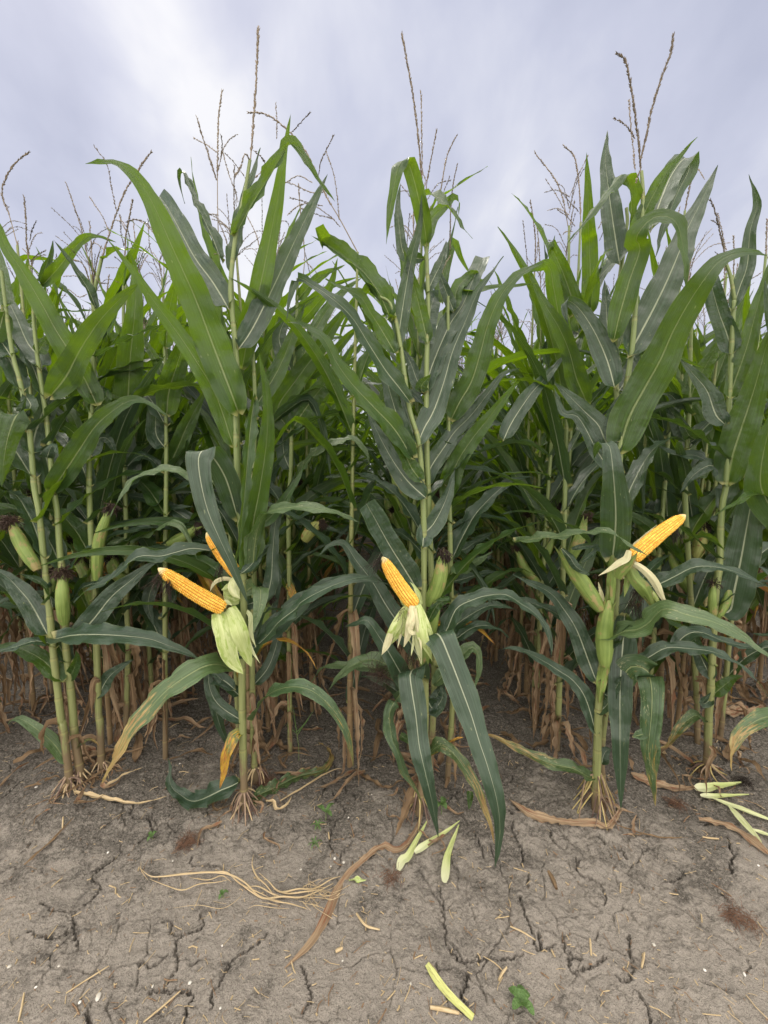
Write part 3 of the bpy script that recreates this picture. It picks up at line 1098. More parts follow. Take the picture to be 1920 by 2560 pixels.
    for e in range(ears):
        z = ez + .14 * e
        az = az0 + rs.uniform(-.5, .5) + math.pi * e
        p0 = pos(z)
        tilt = rs.uniform(.2, .6)
        Ln = rs.uniform(.19, .25)
        dv = np.array([math.cos(az) * math.sin(tilt), math.sin(az) * math.sin(tilt), math.cos(tilt)])
        a = p0 + np.array([math.cos(az), math.sin(az), 0]) * .016
        b = a + dv * Ln
        em = gen_ear(a, b, rs.uniform(.022, .027), seed + e, k=22 if detail > 1 else 10, n=22 if detail > 1 else 9, flags=detail > 1)
        sm = gen_silk(b, dv, 150 if detail > 1 else 26, .034, .34, rs, .0011 if detail > 1 else .0026, 5 if detail > 1 else 3)
        parts.append(('ear', em, 'ear' if rs.random() < .7 else 'eary', [('silk', sm, 'silk')]))
    if tassel:
        top = pos(H)
        up_ = nrm((S[-1] - S[-4])[None])[0]
        Lt = rs.uniform(.26, .36)
        bend = np.array([rs.gauss(0, .05), rs.gauss(0, .05), 0])
        tip = top + up_ * Lt + bend
        dens, k = (.0045, 3) if detail > 1 else (.011, 3)
        mb = gen_spike(np.array([top - up_ * .02, top + up_ * Lt * .5 + bend * .3, tip]), .0022, 1.0 if detail > 1 else 1.6, seed, .3, dens, 16, k)
        subs = []
        if detail > 0:
            for j in range(rs.randint(5, 8)):
                p0 = top + up_ * Lt * rs.uniform(.05, .35)
                az = rs.uniform(0, 6.28)
                o = np.array([math.cos(az), math.sin(az), 0])
                lb = rs.uniform(.13, .22)
                sp = rs.uniform(.35, .8)
                p1 = p0 + (up_ * .75 + o * sp) * lb * .5
                p2 = p1 + (up_ * rs.uniform(-.1, .7) + o * sp) * lb * .5
                subs.append(('tassel_branch', gen_spike(np.array([p0, p1, p2]), .001, .8 if detail > 1 else 1.3, seed * 7 + j, .08, .006 if detail > 1 else .014, 10, k), 'tassel'))
        parts.append(('tassel', mb, 'tassel', subs))
    return parts

# ------------------------------------------------------------ the plants of the front line, leaf by leaf
GRP_FRONT = 'corn plants of the front line'
GRP_SECOND = 'corn plants of the second line'


def lift(P, dy, Y0):
    """pixels -> points, depth Y0 + dy interpolated along the path"""
    n = len(P)
    dy = np.atleast_1d(np.asarray(dy, float))
    if len(dy) == 1:
        d = dy[0] * np.linspace(0, 1, n) ** 1.15
    else:
        d = np.interp(np.linspace(0, 1, n), np.linspace(0, 1, len(dy)), dy)
    return np.array([at(p, Y0 + q) for p, q in zip(P, d)])


class Plant:
    count = 0

    def __init__(self, label, root, group=GRP_FRONT, Y=None):
        r = px(root)[0]
        self.base = ground_at(r, .03) if Y is None else at(r, Y)
        self.base[2] = float(gz(self.base[0], self.base[1]))
        self.Y = self.base[1]
        self.o = bpy.data.objects.new('corn_plant', None)
        self.o.empty_display_size = .1
        col.objects.link(self.o)
        self.o.location = self.base
        tag(self.o, label, 'corn plant', group)
        Plant.count += 1
        self.seed = Plant.count * 1000

    def part(self, name, mb, mat, parent=None, label=None):
        o = link(name, mb.mesh(name, M[mat] if isinstance(mat, str) else [M[m] for m in mat], self.base), parent or self.o)
        if label:
            o['label'] = label
        return o

    def stalk(self, s, dy=(0, 0), r0=.0135, r1=.005, mat='stalk', nodes=.155, foot=True):
        P = lift(px(s), dy, self.Y)
        if foot:
            P = np.vstack([self.base[None] - [[0, 0, .02]], P])
        mb, self.S, _ = gen_stalk(P, r0, r1, nodes)
        return self.part('stalk', mb, mat)

    def leaf(self, s, w=.09, dy=0., mat='leaf', mode='f', roll=0, label=None, name='leaf', parent=None, **kw):
        self.seed += 1
        P = lift(px(s), dy, self.Y)
        if not np.ndim(roll) and name == 'leaf':
            q = random.Random(self.seed)
            roll = (roll + q.uniform(-8, 8), roll, roll + q.uniform(-24, 24))
        kw.setdefault('seed', self.seed)
        kw.setdefault('ruff', .009)
        return self.part(name, gen_leaf(P, w * (.94 if name == 'leaf' else 1), mode, roll, **kw), mat, parent, label)

    def tassel(self, main, branches=(), dy=0., thick=1.0, bare=.0, r=.0022):
        P = lift(px(main), (dy, dy), self.Y)
        t = self.part('tassel', gen_spike(P, r, thick, self.seed, bare, .0036, 40), 'tassel')
        for i, b in enumerate(branches):
            Q = lift(px(b), (dy, dy + (.06 if i % 2 else -.05)), self.Y)
            self.part('tassel_branch', gen_spike(Q, .0011, .85 * thick, self.seed + i, .05, .0055, 18), 'tassel', t)

    def ear(self, s, r=.024, dy=(0, 0), mat='ear', silk=True, sk=None, nsilk=140, silkmat='silk', label=None):
        self.seed += 1
        P = lift(px(s), dy, self.Y)
        e = self.part('ear', gen_ear(P[0], P[-1], r, self.seed), mat, label=label)
        if silk:
            d = nrm((P[-1] - P[0])[None])[0] if sk is None else np.asarray(sk, float)
            self.part('silk', gen_silk(P[-1] - d * .012, d, int(nsilk * 1.5), .038, .32, random.Random(self.seed), .0013, 7, .8), silkmat, e)
        return e

    def cob(self, s, r, dy, husks=(), silk=None, label='husk peeled back from the bare yellow cob'):
        self.seed += 1
        P = lift(px(s), dy, self.Y)
        e = self.part('ear', gen_cob(P[0], P[-1], r), 'cob', label=label)
        for h in husks:
            h = dict(h)
            hs = h.pop('s')
            h.setdefault('kind', 'husk')
            h.setdefault('fold', -.35)
            h.setdefault('ruff', .0015)
            h.setdefault('mat', 'husk')
            self.leaf(hs, name='husk_leaf', parent=e, **h)
        for p, d, n in (silk or ()):
            c = lift(px(p), (dy[-1], dy[-1]), self.Y)[0]
            self.part('silk', gen_silk(c, d, n, .07, .5, random.Random(self.seed), .0006, 8, .5), 'silk', e)
        return e

    def auto(self, zs, seed=1, mats=('leaf', 'leafd', 'leafd'), wid=.085, ln=.62, back=.6):
        # leaves of the plant that stand behind the ones copied one by one
        rs = random.Random(seed)
        for i, z in enumerate(zs):
            p0 = np.array([np.interp(z, self.S[:, 2], self.S[:, 0]), np.interp(z, self.S[:, 2], self.S[:, 1]), z])
            az = (0 if i % 2 else math.pi) + rs.uniform(-.35, .35)
            d = nrm(np.array([math.cos(az), math.sin(az) * .5 + back * rs.uniform(.4, 1.2), 0]))
            L_ = ln * rs.uniform(.8, 1.15)
            th0, th1 = math.radians(rs.uniform(20, 40)), math.radians(rs.uniform(85, 150))
            pts = [p0]
            for j in range(8):
                th = th0 + (th1 - th0) * ((j + .5) / 8) ** rs.uniform(1.2, 1.8)
                pts.append(pts[-1] + L_ / 8 * (d * math.sin(th) + np.array([0, 0, math.cos(th)])))
            mb = gen_leaf(np.array(pts), wid * rs.uniform(.85, 1.1), 'h', (rs.uniform(-15, 15), rs.uniform(-40, 40)), rs.uniform(.15, .35), .009, seed=seed * 50 + i)
            self.part('leaf', mb, rs.choice(mats))

    def autodry(self, n, seed=1, zlo=.12, zhi=.6):
        rs = random.Random(seed)
        for i in range(n):
            z = self.base[2] + rs.uniform(zlo, zhi)
            p0 = np.array([np.interp(z, self.S[:, 2], self.S[:, 0]), np.interp(z, self.S[:, 2], self.S[:, 1]), z])
            az = rs.uniform(0, 6.28)
            d = np.array([math.cos(az), math.sin(az), 0])
            h = rs.uniform(.3, .95) * (z - self.base[2])
            p1 = p0 + d * rs.uniform(.02, .05) + [0, 0, .02]
            p2 = p1 + d * rs.uniform(.0, .04) - [0, 0, h * .5]
            p3 = p2 + d * rs.uniform(-.02, .05) - [0, 0, h * .45]
            self.part('dry_leaf', gen_leaf(np.array([p0, p1, p2, p3]), rs.uniform(.025, .045), 'f', rs.uniform(-50, 50), rs.uniform(.5, 1.1), .010, seed=seed * 9 + i, lam=.05), rs.choice(('dry', 'dry2')))

    def roots(self, n, z0=.07, rad=.085, mat='rooty', tilt=0., seed=1, r=.0034, zs=(1.0,)):
        rs = random.Random(seed)
        b = self.base
        for ring in zs:
            for i in range(n):
                az = 6.283 * (i + rs.uniform(-.25, .25)) / n
                d = np.array([math.cos(az), math.sin(az), 0])
                R = rad * rs.uniform(.7, 1.2) * (.6 + .4 * ring)
                zz = z0 * ring
                q = b + d * R
                q[2] = float(gz(q[0], q[1])) - .012
                p0 = b + d * .010 + np.array([0, 0, zz])
                side = np.array([-d[1], d[0], 0]) * rs.gauss(0, .012)
                p1 = b + d * R * rs.uniform(.36, .55) + side + np.array([0, 0, zz * rs.uniform(.55, .75)])
                S, tp = spline([p0, p1, q + side * .5], 9)
                mb = MB()
                tube(mb, S, np.linspace(r, r * .55, 9) * rs.uniform(.75, 1.2), 6)
                self.part('brace_root', mb, mat if isinstance(mat, str) else rs.choice(mat))


# ---- second row from the left: the plant with two bare cobs -------------------------------------------------
A = Plant('corn plant with two bare orange cobs pointing left above a drooping yellow-tipped leaf', 'RA 520,700')
A.stalk('D 527,1700 524,1560 523,1440 527,1330 524,1180 515,1080 511,960 509,860 512,790 501,669 498,619 508,518 528,420 540,345', r0=.0145)
A.roots(16, .075, .075, ('rootp', 'rootp', 'rootp', 'straw'), seed=4, zs=(1.0, .45))
A.tassel('T1 1080,720 1092,560 1102,430 1110,260 1116,118', ['T1 1085,700 1060,665 1040,720 1018,760', 'T1 1095,650 1130,680 1150,720'], thick=1.25, bare=.1)
A.leaf('D 516,893 500,850 458,740 420,640 375,540 330,440 300,392 262,358 228,349 184,354', .124, (0, -.06, -.16, -.2, -.22), 'leafy', roll=(0, 0, 0, 10, 45, 60), fold=.16)
A.leaf('D 497,672 460,610 420,555 385,490 362,448 344,424', .092, (0, .2), 'leafd', kind='blunt', fold=.2)
A.leaf('T1 962,1140 905,1000 845,880 808,790 785,738 766,765 782,830 800,880', .055, (0, .12), 'leafd', roll=(30, 50, 60), ridge=.57, fold=.7)
A.leaf('T1 1012,1025 1085,890 1165,760 1225,660 1258,622 1295,655 1350,745 1415,830 1448,872', .062, (0, -.1, -.12), 'leaf', roll=(40, 45, 20), fold=.6)
A.leaf('R4 -90,840 -40,560 20,330 F 690,520 708,400 727,285', .085, (.1, .05, -.02), 'leafy', fold=.12)
A.leaf('D 513,758 545,710 588,625 637,520 676,440 708,376', .092, (0, .22), 'leafd', roll=10, fold=.18)
A.leaf('T1 1000,1190 1020,1050 1055,880 1098,740 1126,640', .058, (.03, .1), 'leafd', roll=25, fold=.5)
A.leaf('D 532,1235 545,1140 562,1050 576,950 577,860 558,755', .088, (0, -.05, -.12), 'leafy', fold=.15)
A.leaf('D 514,1120 486,1030 448,975 430,985 432,1030 448,1100 475,1165 503,1225 538,1308', .094, (0, -.1, -.17, -.2, -.22, -.2), 'leafd', ridge=.3, fold=.15, roll=(0, 0, 0, 8))
A.leaf('D 549,860 541,920 534,1000 524,1110 505,1240', .05, (0, -.12, -.16), 'leaf', fold=.4, roll=25)
A.leaf('R6 1395,360 1250,340 1140,365 1040,390 900,392 790,470 700,555 580,600 480,690', .075, (0, -.1, -.1), 'leafd', mode='h', roll=(25, 30, 40, 25), fold=.2)
A.leaf('R6 1520,1140 1430,1095 1340,1100 1230,1155 1080,1260 950,1400 840,1530 760,1680 700,1790 658,1865', .098, (0, -.1, -.16, -.2, -.2), 'leaft', mode='h', roll=(20, 40, 50, 60), fold=.16, label='leaf gone yellow brown towards its tip')
A.leaf('D 545,1560 570,1510 610,1487 660,1487 700,1512 735,1555 755,1605 764,1660', .072, (0, -.1, -.12, -.14), 'leafs', mode='h', roll=(15, 25, 45, 60), fold=.2, label='leaf with white speckled tip')
A.leaf('ZA 1300,985 1390,925 1490,945 1500,1080 1460,1320 1398,1570', .072, (0, -.05, -.1), 'leafp', ridge=.3, fold=-.2)
A.leaf('ZA 1150,775 1270,715 1390,600 1480,480 1560,390 1659,325', .06, (-.05, .05), 'leafd', mode='h', roll=30, fold=.3)
A.leaf('RA 500,-30 430,-20 380,80 330,250 310,380 275,520', .052, (0, -.05, -.06), 'leafr', roll=(0, 20, 10), fold=.25, label='leaf turned yellow and rust red')
A.leaf('R6 1530,1260 1440,1190 1380,1200 1390,1350 1430,1500 1480,1620 1500,1720', .06, (0, .1, .14), 'leafd', ridge=.3, fold=.2)
A.leaf('R6 1560,1300 1480,1230 1400,1160 1340,1140', .05, (0, .06), 'leafd', mode='h', roll=30)
A.leaf('RA 490,440 400,490 290,535 180,590 60,640 -20,640 -90,600 -190,520 -220,430 -215,330 -232,220', .085, (.01, -.02, .02, .07, .12), 'leafd', mode='h', roll=(30, 40, 10, 50), fold=.35, ruff=.016, lam=.07, label='crumpled leaf trailing on the soil')
A.leaf('D 546,1390 600,1350 640,1310 700,1268 765,1250 838,1262', .092, (0, .06, .0), 'leafd', mode='h', roll=(48, 52, 40), fold=.16)
A.leaf('R7 -190,1010 -60,1010 60,920 150,815 260,730 290,690 430,610 600,545 740,530 870,578', .088, (.02, -.05, -.08, -.02), 'leafd', mode='h', roll=(40, 42, 40, 25), fold=.18)
A.leaf('D 546,1240 550,1180 560,1135 580,1106 640,1095 705,1102 745,1115 783,1131', .085, (0, -.05, -.08, -.02), 'leafp', mode='h', roll=(-10, 15, 40, 40), fold=.14)
A.leaf('D 512,1000 528,1080 560,1130 600,1100 640,1040 660,1000', .075, (.04, .12), 'leaf', roll=20)
A.leaf('R3 1515,1345 1400,1010 1300,830 1150,600 1000,400 880,225 760,70 690,-10', .078, (0, -.06, -.14, -.18), 'leafy', fold=.14)
A.leaf('D 516,1080 470,1045 420,1030 372,1016 310,1024 268,1062 237,1118', .062, (0, -.08, -.12), 'leafp', mode='h', roll=(20, 30, 45), fold=.2)
A.leaf('D 524,1310 570,1290 585,1255 590,1180 600,1110 640,1020', .06, (.02, .12), 'leafd', roll=-10)
A.leaf('D 527,1560 470,1520 450,1470 460,1420 480,1440', .055, (0, .08), 'leafd')
A.cob('ZA 985,1225 640,990 420,850 85,665', .0245, (-.06, -.06, -.16), [
    dict(s='ZA 930,1260 935,1330 985,1520 1050,1780 1120,1960 1262,2130', w=.064, dy=(-.06, -.12, -.10), mat='husk', kind='panel'),
    dict(s='ZA 1060,1215 1130,1330 1210,1550 1290,1800 1372,2030', w=.058, dy=(-.05, -.10, -.07), mat='husk', kind='panel'),
    dict(s='ZA 1090,1210 1200,1330 1290,1560 1370,1780 1495,1985', w=.024, dy=(-.04, -.06, -.05), mat='huskg'),
    dict(s='ZA 865,1300 850,1400 900,1600 990,1800', w=.018, dy=(-.06, -.1), mat='huskg'),
    dict(s='ZA 930,1255 800,1190 660,1120 480,1030 320,935', w=.030, dy=(-.07, -.10, -.14), mat='huskw', roll=-45),
    dict(s='ZA 1000,1215 1010,1140 1060,1150 1110,1180', w=.02, dy=(-.05, -.04), mat='huskg'),
    dict(s='ZA 1290,1240 1360,1330 1370,1560 1440,1770', w=.020, dy=(.0, -.05), mat='huskg'),
], silk=[('ZA 130,745', (-.6, -.2, -.5), 26), ('ZA 230,860', (-.2, -.2, -.9), 34)])
A.cob('ZA 1190,760 1000,470 755,170', .0215, (.02, .0), [
    dict(s='ZA 1110,820 1000,810 900,840 840,900 800,1000', w=.018, dy=(.0, -.03), mat='huskw'),
    dict(s='ZA 1190,800 1140,900 1150,1000 1220,1090', w=.05, dy=(-.02, -.03), mat='huskg', fold=-.5),
    dict(s='ZA 1200,930 1080,930 1000,960 955,965', w=.045, dy=(0, -.02), mat='husk', fold=-.4),
    dict(s='ZA 1210,1100 1120,1090 1040,1040 985,985', w=.05, dy=(0, -.02), mat='husk', fold=-.4),
    dict(s='ZA 1190,760 1140,560 1060,400 985,290', w=.026, dy=(0, -.02, .0), mat='husk', roll=40),
], silk=[('ZA 950,640', (-.1, -.2, -.9), 30)])

A2 = Plant('straight corn stalk close behind the two bare orange cobs, carrying no cob of its own', 'RA 640,470')
A2.stalk('D 549,1640 546,1520 545,1400 549,1250 546,1100 549,980 551,860 545,730 540,620', r0=.0125)
A2.roots(11, .07, .06, ('rootp', 'rootp', 'straw'), seed=8)
A2.leaf('D 549,1385 575,1340 590,1300 600,1240 585,1190', .06, (0, .08), 'leafd')
A2.leaf('RA 610,-20 650,-80 640,20 612,100 604,190', .035, (0, -.02), 'dry2', fold=.6, ruff=.01)
A2.leaf('RA 590,-60 640,-160 660,-120 620,20 600,160 575,500', .030, (0, -.02, .0), 'dry', fold=.7, ruff=.01, lam=.05)
A2.leaf('D 548,1480 580,1440 600,1380 610,1300', .06, (0, .15), 'leafd')
A2.leaf('D 551,880 600,800 630,730 660,650', .075, (0, .15), 'leaf')
A2.ear('D 556,1400 578,1290', .020, (.03, .03), nsilk=100)

# ---- middle row: the plant with one bare cob over shredded husks ---------------------------------------------
B = Plant('corn plant leaning left at its top, one bare yellow cob standing over shredded pale husks', 'G2 1050,690')
B.stalk('D 912,1690 918,1560 918,1440 915,1330 916,1190 914,1080 905,960 884,880 865,745 845,660 817,640', (0, .03, .05), r0=.0145)
B.roots(12, .09, .06, ('rooty', 'rootp'), seed=5)
B.leaf('R4 880,530 835,430 790,335 690,205 560,105 430,10 F 800,592 788,570', .088, (.05, .05, .1, .0), 'leaf', kind='blunt', roll=(30, 40, 30), fold=.75)
B.leaf('R4 912,725 925,610 952,430 985,230 1015,80 F 1050,560 1054,485', .064, (.05, .05, .0), 'leafd', fold=.3)
B.leaf('R4 1000,1055 930,960 840,845 740,690 620,500 480,370 350,285 270,248 222,370 196,520', .074, (.02, -.06, -.16, -.2, -.2), 'leafd', roll=(35, 35, 40, 55, 40, 20), fold=.2, ridge=.79)
B.leaf('R4 905,740 800,560 740,470 680,372 560,312 450,252', .066, (.04, -.1), 'leaf', roll=(20, 35, 55), fold=.2)
B.leaf('R4 1015,1415 900,1230 760,1080 620,930 520,790 430,630 300,550 180,530', .086, (0, -.1, -.16, -.16), 'leaf', roll=(25, 30, 30, 55), fold=.2)
B.leaf('R4 1110,1680 990,1570 900,1450 830,1330 760,1190 712,1090', .088, (0, .1, .14), 'leafd', fold=.2)
B.leaf('R4 1010,1385 945,1230 890,1060 840,880 805,740 780,660', .074, (.02, .08), 'leafd', roll=-15, fold=.2)
B.leaf('R4 1070,1560 1010,1480 960,1380 900,1280 830,1200 760,1160', .07, (.02, -.06), 'leaf', roll=(10, 20, 30))
B.leaf('R4 1040,1350 1085,1230 1150,1110 1215,930 1275,720 1360,520 1440,330 1525,215 1605,105', .092, (.03, .1, .16, .14), 'leafd', roll=(0, 10, 15, 40), fold=.2)
B.leaf('R7 1040,600 960,470 860,310 780,165 715,50', .092, (.0, -.1), 'leafd', kind='blunt', fold=.2, roll=15)
B.leaf('R7 1060,1060 960,880 850,720 750,550 650,420 570,310 480,320 400,390', .098, (.02, .1, .14, .1), 'leafd', roll=(10, 10, 15, 40), fold=.2)
B.leaf('R7 1050,1330 950,1170 870,1030 790,900 715,805 640,830 570,850', .082, (.0, -.05, -.04, .02), 'leafd', roll=(5, 10, 30), fold=.2)
B.leaf('R7 1080,1180 1040,1120 1000,1150 1010,1260 1035,1420 1055,1600 G2 1070,330 1110,500 1150,680 1182,868', .098, (0, -.1, -.16, -.22, -.26, -.25), 'leafd', ridge=.16, fold=.15)
B.leaf('R7 1110,960 1140,900 1190,905 1255,1050 1325,1230 1395,1420 1450,1600 G2 1500,400 1560,620 1580,820 1548,1065', .108, (0, -.14, -.22, -.3, -.36, -.36), 'leafd', ridge=.14, fold=.15, roll=(0, 10, 15))
B.leaf('R7 1040,1320 960,1270 900,1330 865,1420 880,1560 G2 915,300 960,430 1030,540 1078,650', .058, (0, -.06, -.12, -.12), 'leafs', roll=(20, 30, 30), ridge=.25, fold=.3, ruff=.008)
B.leaf('G2 1080,400 1130,320 1190,270 1260,300 1340,400 1420,520 1470,650 1520,780 1545,905', .062, (.02, -.05, -.12), 'leafb', mode='h', roll=(20, 30, 50), fold=.3, label='lower leaf with brown mottled tip')
B.leaf('G2 1120,330 1180,290 1260,245 1340,215', .03, (.04, .02), 'leafr', mode='h', roll=20, fold=.4)
B.leaf('R7 1180,960 1240,860 1300,730 1400,675 1500,645 1620,640 R8 60,700 130,745 210,830 250,940 258,1050', .075, (0, .03, .0, -.06), 'leafd', mode='h', roll=(25, 35, 30, 50), fold=.2)
B.leaf('R7 1190,960 1280,850 1390,770 1500,715 1600,710 1690,740', .066, (.06, .15), 'leafd', mode='h', roll=30, fold=.2)
B.leaf('R7 1170,1010 1290,930 1400,855 1500,840 1580,870 1640,920', .06, (.05, .12), 'leafd', mode='h', roll=30, fold=.2)
B.leaf('R7 1150,1230 1270,1100 1340,1030 1400,980 1440,1040 1440,1130 1410,1260', .068, (.06, .05), 'leafp', roll=(10, 20, 30), fold=.5)
B.leaf('R7 1030,1260 900,1130 760,1060 640,1090 545,1165 472,1255', .082, (.04, .1), 'leafp', mode='h', roll=40, fold=.2)
B.leaf('R7 1000,1180 800,1120 570,1100 440,1112 340,1225', .05, (.08, .22), 'leafp', mode='h', roll=30, fold=.2)
B.leaf('R7 1080,345 1090,250 1150,180 1215,60 1258,-60 R4 1290,1480', .085, (0, .05, .1), 'leafd', roll=-10, fold=.3)
B.leaf('R7 1110,820 1180,700 1270,660 1150,680', .04, (0, -.03), 'leaf')
B.leaf('R7 1100,1300 1150,1380 1210,1300 1200,1200', .07, (.02, .05), 'leafd')
B.leaf('R7 1110,1400 1150,1340 1190,1260 1225,1210', .06, (.02, .08), 'leafd')
B.leaf('R7 1060,1440 950,1300 850,1220 750,1180 680,1170', .06, (.04, .12), 'leafd', mode='h', roll=40)
B.leaf('RC -1500,-10 -1400,60 -1380,120', .03, (.0, .02), 'leaf')
B.cob('ZB 750,955 520,600 308,290', .0242, (-.06, -.10), [
    dict(s='ZB 680,960 600,1080 480,1280 370,1480 298,1648', w=.038, dy=(-.07, -.12, -.1), mat='husk', roll=-20),
    dict(s='ZB 690,980 640,1130 560,1310 432,1500', w=.036, dy=(-.06, -.1, -.08), mat='husk'),
    dict(s='ZB 420,1350 380,1480 298,1648', w=.028, dy=(-.125, -.12), mat='huskw'),
    dict(s='ZB 720,960 715,1080 690,1220 660,1380 605,1535', w=.030, dy=(-.10, -.14, -.12), mat='huskw', kind='strip', fold=-.5),
    dict(s='ZB 735,1180 690,1300 740,1350 765,1310', w=.018, dy=(-.14, -.15), mat='huskw', kind='strip'),
    dict(s='ZB 800,950 850,1100 920,1270 990,1430 1072,1615', w=.036, dy=(-.08, -.12, -.1), mat='husk'),
    dict(s='ZB 780,960 820,1150 870,1400 940,1570 1002,1735', w=.046, dy=(-.09, -.14, -.12), mat='husk'),
    dict(s='ZB 770,980 770,1200 790,1420 850,1775', w=.030, dy=(-.08, -.12, -.1), mat='huskg', kind='strip'),
    dict(s='ZB 760,1000 780,1200 830,1430 855,1590', w=.018, dy=(-.11, -.15), mat='huskw'),
    dict(s='ZB 640,1150 600,1300 660,1400 700,1480', w=.03, dy=(-.06, -.08), mat='husk'),
    dict(s='ZB 680,1000 580,1300 520,1545', w=.012, dy=(-.08, -.1), mat='huskw', kind='strip'),
    dict(s='ZB 850,950 830,820 760,700 690,640', w=.03, dy=(-.05, -.06), mat='husk', roll=45),
    dict(s='ZB 640,990 590,920 535,820', w=.014, dy=(-.06, -.07), mat='husk'),
], silk=[('ZB 300,310', (-.7, -.2, -.2), 40), ('ZB 720,1620', (.1, -.2, -.9), 30), ('ZB 600,1010', (-.5, -.2, -.3), 12)])
B.leaf('ZB 740,1380 730,1520 705,1660', .008, (-.12, -.12), 'huskg', kind='strip', name='shank_strip')
B.ear('ZB 950,960 1010,680 1150,230', .026, (.02, .0), nsilk=200, sk=(.25, -.5, .1))
B.ear('ZB 985,1370 1085,880', .021, (.03, .02), nsilk=40)
B.leaf('ZB 900,1950 890,1750 910,1500 950,1330', .045, (-.02, -.02), 'ear', kind='both', fold=-.6, name='sheath')

B2 = Plant('straight corn plant just right of the shredded-husk cob, with a tall thin tassel', 'G2 1120,560')
B2.stalk('D 935,1560 938,1400 930,1200 926,1080 922,960 921,840 923,740 925,660 922,560 917,440 913,400', r0=.0125)
B2.tassel('T2 165,820 152,640 128,430 100,270 77,148', ['T2 165,760 163,600 160,398', 'T2 150,840 180,790 165,740'], thick=1.15)
B2.leaf('T2 186,1062 172,960 148,850 122,750 95,690 62,720 40,830 22,940 10,1055', .062, (0, -.1, -.14, -.12), 'leaf', ridge=.52, fold=.25)
B2.leaf('T2 178,1120 90,1100 68,1000 60,880 72,790', .05, (.03, .08), 'leafd', fold=.3)
B2.leaf('R4 1115,672 1075,500 1035,340 990,180 955,50', .062, (0, -.06), 'leaf', fold=.25)
B2.leaf('T2 150,870 185,838 230,852 275,895 330,970 382,1032', .056, (0, -.1, -.12), 'leaf', mode='h', roll=(10, 30, 40), fold=.3)
B2.leaf('T2 175,1080 200,960 250,900 305,848 325,880 322,930', .056, (.02, .12), 'leafy', ridge=.8, fold=.3)
B2.leaf('R4 1090,1010 1140,820 1250,560 1340,420 1410,250 1470,115', .084, (.0, .18), 'leafd', kind='blunt', roll=12, fold=.25)
B2.leaf('R4 1100,360 1150,250 1200,150 1235,20 T2 270,1060', .055, (0, .08), 'leafd', roll=20, fold=.3)
B2.leaf('R4 1100,700 1120,520 1150,380 1180,370', .07, (.03, .15), 'leafd', kind='blunt')
B2.leaf('R4 1090,1560 1060,1400 1010,1220 960,1050 930,880', .07, (.03, .15), 'leafd')
B2.leaf('R4 1110,1600 1130,1480 1225,1335 1290,1240 1390,1140 1500,1000 1600,870 R5 60,830', .076, (0, .08, .1), 'leafd', mode='f', roll=(-10, 0, 10), fold=.2)
B2.leaf('R4 1075,985 1075,940 1110,900 1130,870', .05, (0, -.03), 'leaf')
B2.leaf('R4 1090,1010 1040,900 1000,790 950,700', .06, (0, .1), 'leafd')

B3 = Plant('corn plant right of the shredded-husk cob, a broad dark leaf arching up its right', 'G2 1240,470')
B3.stalk('D 978,1500 975,1300 972,1150 970,1000 969,900 970,800 968,690 968,640', r0=.0115)
B3.leaf('R4 1262,1170 1320,1050 1395,920 1450,750 1500,560 1570,390 1659,265 R5 100,190 240,128', .10, (0, -.06, -.12, -.12), 'leaf', roll=(0, 0, 20, 50), fold=.15)
B3.leaf('R4 1225,1700 1290,1470 1400,1290 1520,1140 1640,985 R5 60,900', .088, (0, -.05, -.1), 'leafy', fold=.2)
B3.leaf('R5 -60,1310 0,1180 120,1000 220,890 300,795 345,740', .078, (0, .15), 'leafd', fold=.2, roll=10)
B3.leaf('R4 1285,470 1230,330 1190,220 1170,180', .05, (0, .05), 'leafd')
B3.leaf('R4 1280,480 1300,330 1350,260 1420,220 1480,330', .06, (.02, .1), 'leafy', roll=20)
B3.leaf('R4 1270,1020 1310,960 1270,880', .05, (0, -.02), 'leaf')
B3.leaf('R4 1210,420 1200,300 1230,170 1280,10 1330,120 1400,240', .055, (.1, .2), 'leafy')
B3.leaf('R7 1260,512 1350,470 1440,420 1535,362', .06, (-.05, .1), 'leafp', mode='h', roll=35)
B3.leaf('R7 1230,560 1340,540 1480,500 1659,510', .05, (.05, .2), 'leafd', mode='h', roll=30)
B3.leaf('R7 1220,300 1330,350 1420,300 1560,225', .06, (.05, .2), 'leafd', mode='h', roll=30)
B3.tassel('T2 230,900 245,820 268,690 290,630 313,588', ['T2 240,870 262,820 282,765', 'T2 205,1020 205,950 220,900'], dy=.05)
B3.tassel('T2 285,1080 288,900 298,800 316,713', ['T2 290,1100 260,1150 250,1180'], dy=.1)

# ---- fourth row: cob pointing up to the right, splayed brace roots ---------------------------------------------
C = Plant('corn plant with a bare cob pointing up right and pale roots splayed below', 'RC 432,700')
C.stalk('RC 437,460 445,230 450,40 R8 560,1400 572,1240 590,1050 608,850 622,700 640,520 655,390 R5 712,1180 728,1060 745,930 765,800 785,640 800,430 T2 1108,1040 1118,900 1118,820 1112,740', r0=.0150, mat='stalk')
C.roots(17, .150, .080, ('rooty', 'rooty', 'rooty', 'rootp'), seed=6, r=.0030, zs=(1.0,))
C.roots(13, .075, .07, ('rooty', 'rootp', 'rootp'), seed=16, r=.0028)
C.tassel('T2 1110,760 1102,640 1085,500 1068,380 1050,290 1035,250 1008,230', ['T2 1085,600 1060,560 1030,530 993,512', 'T2 1085,740 1078,650 1068,560 1058,430'], thick=1.15, bare=.05)
C.tassel('T2 1108,690 1130,600 1150,500 1175,410 1205,320 1235,240 1251,152', ['T2 1108,740 1095,760 1088,790'], thick=1.2, dy=-.02)
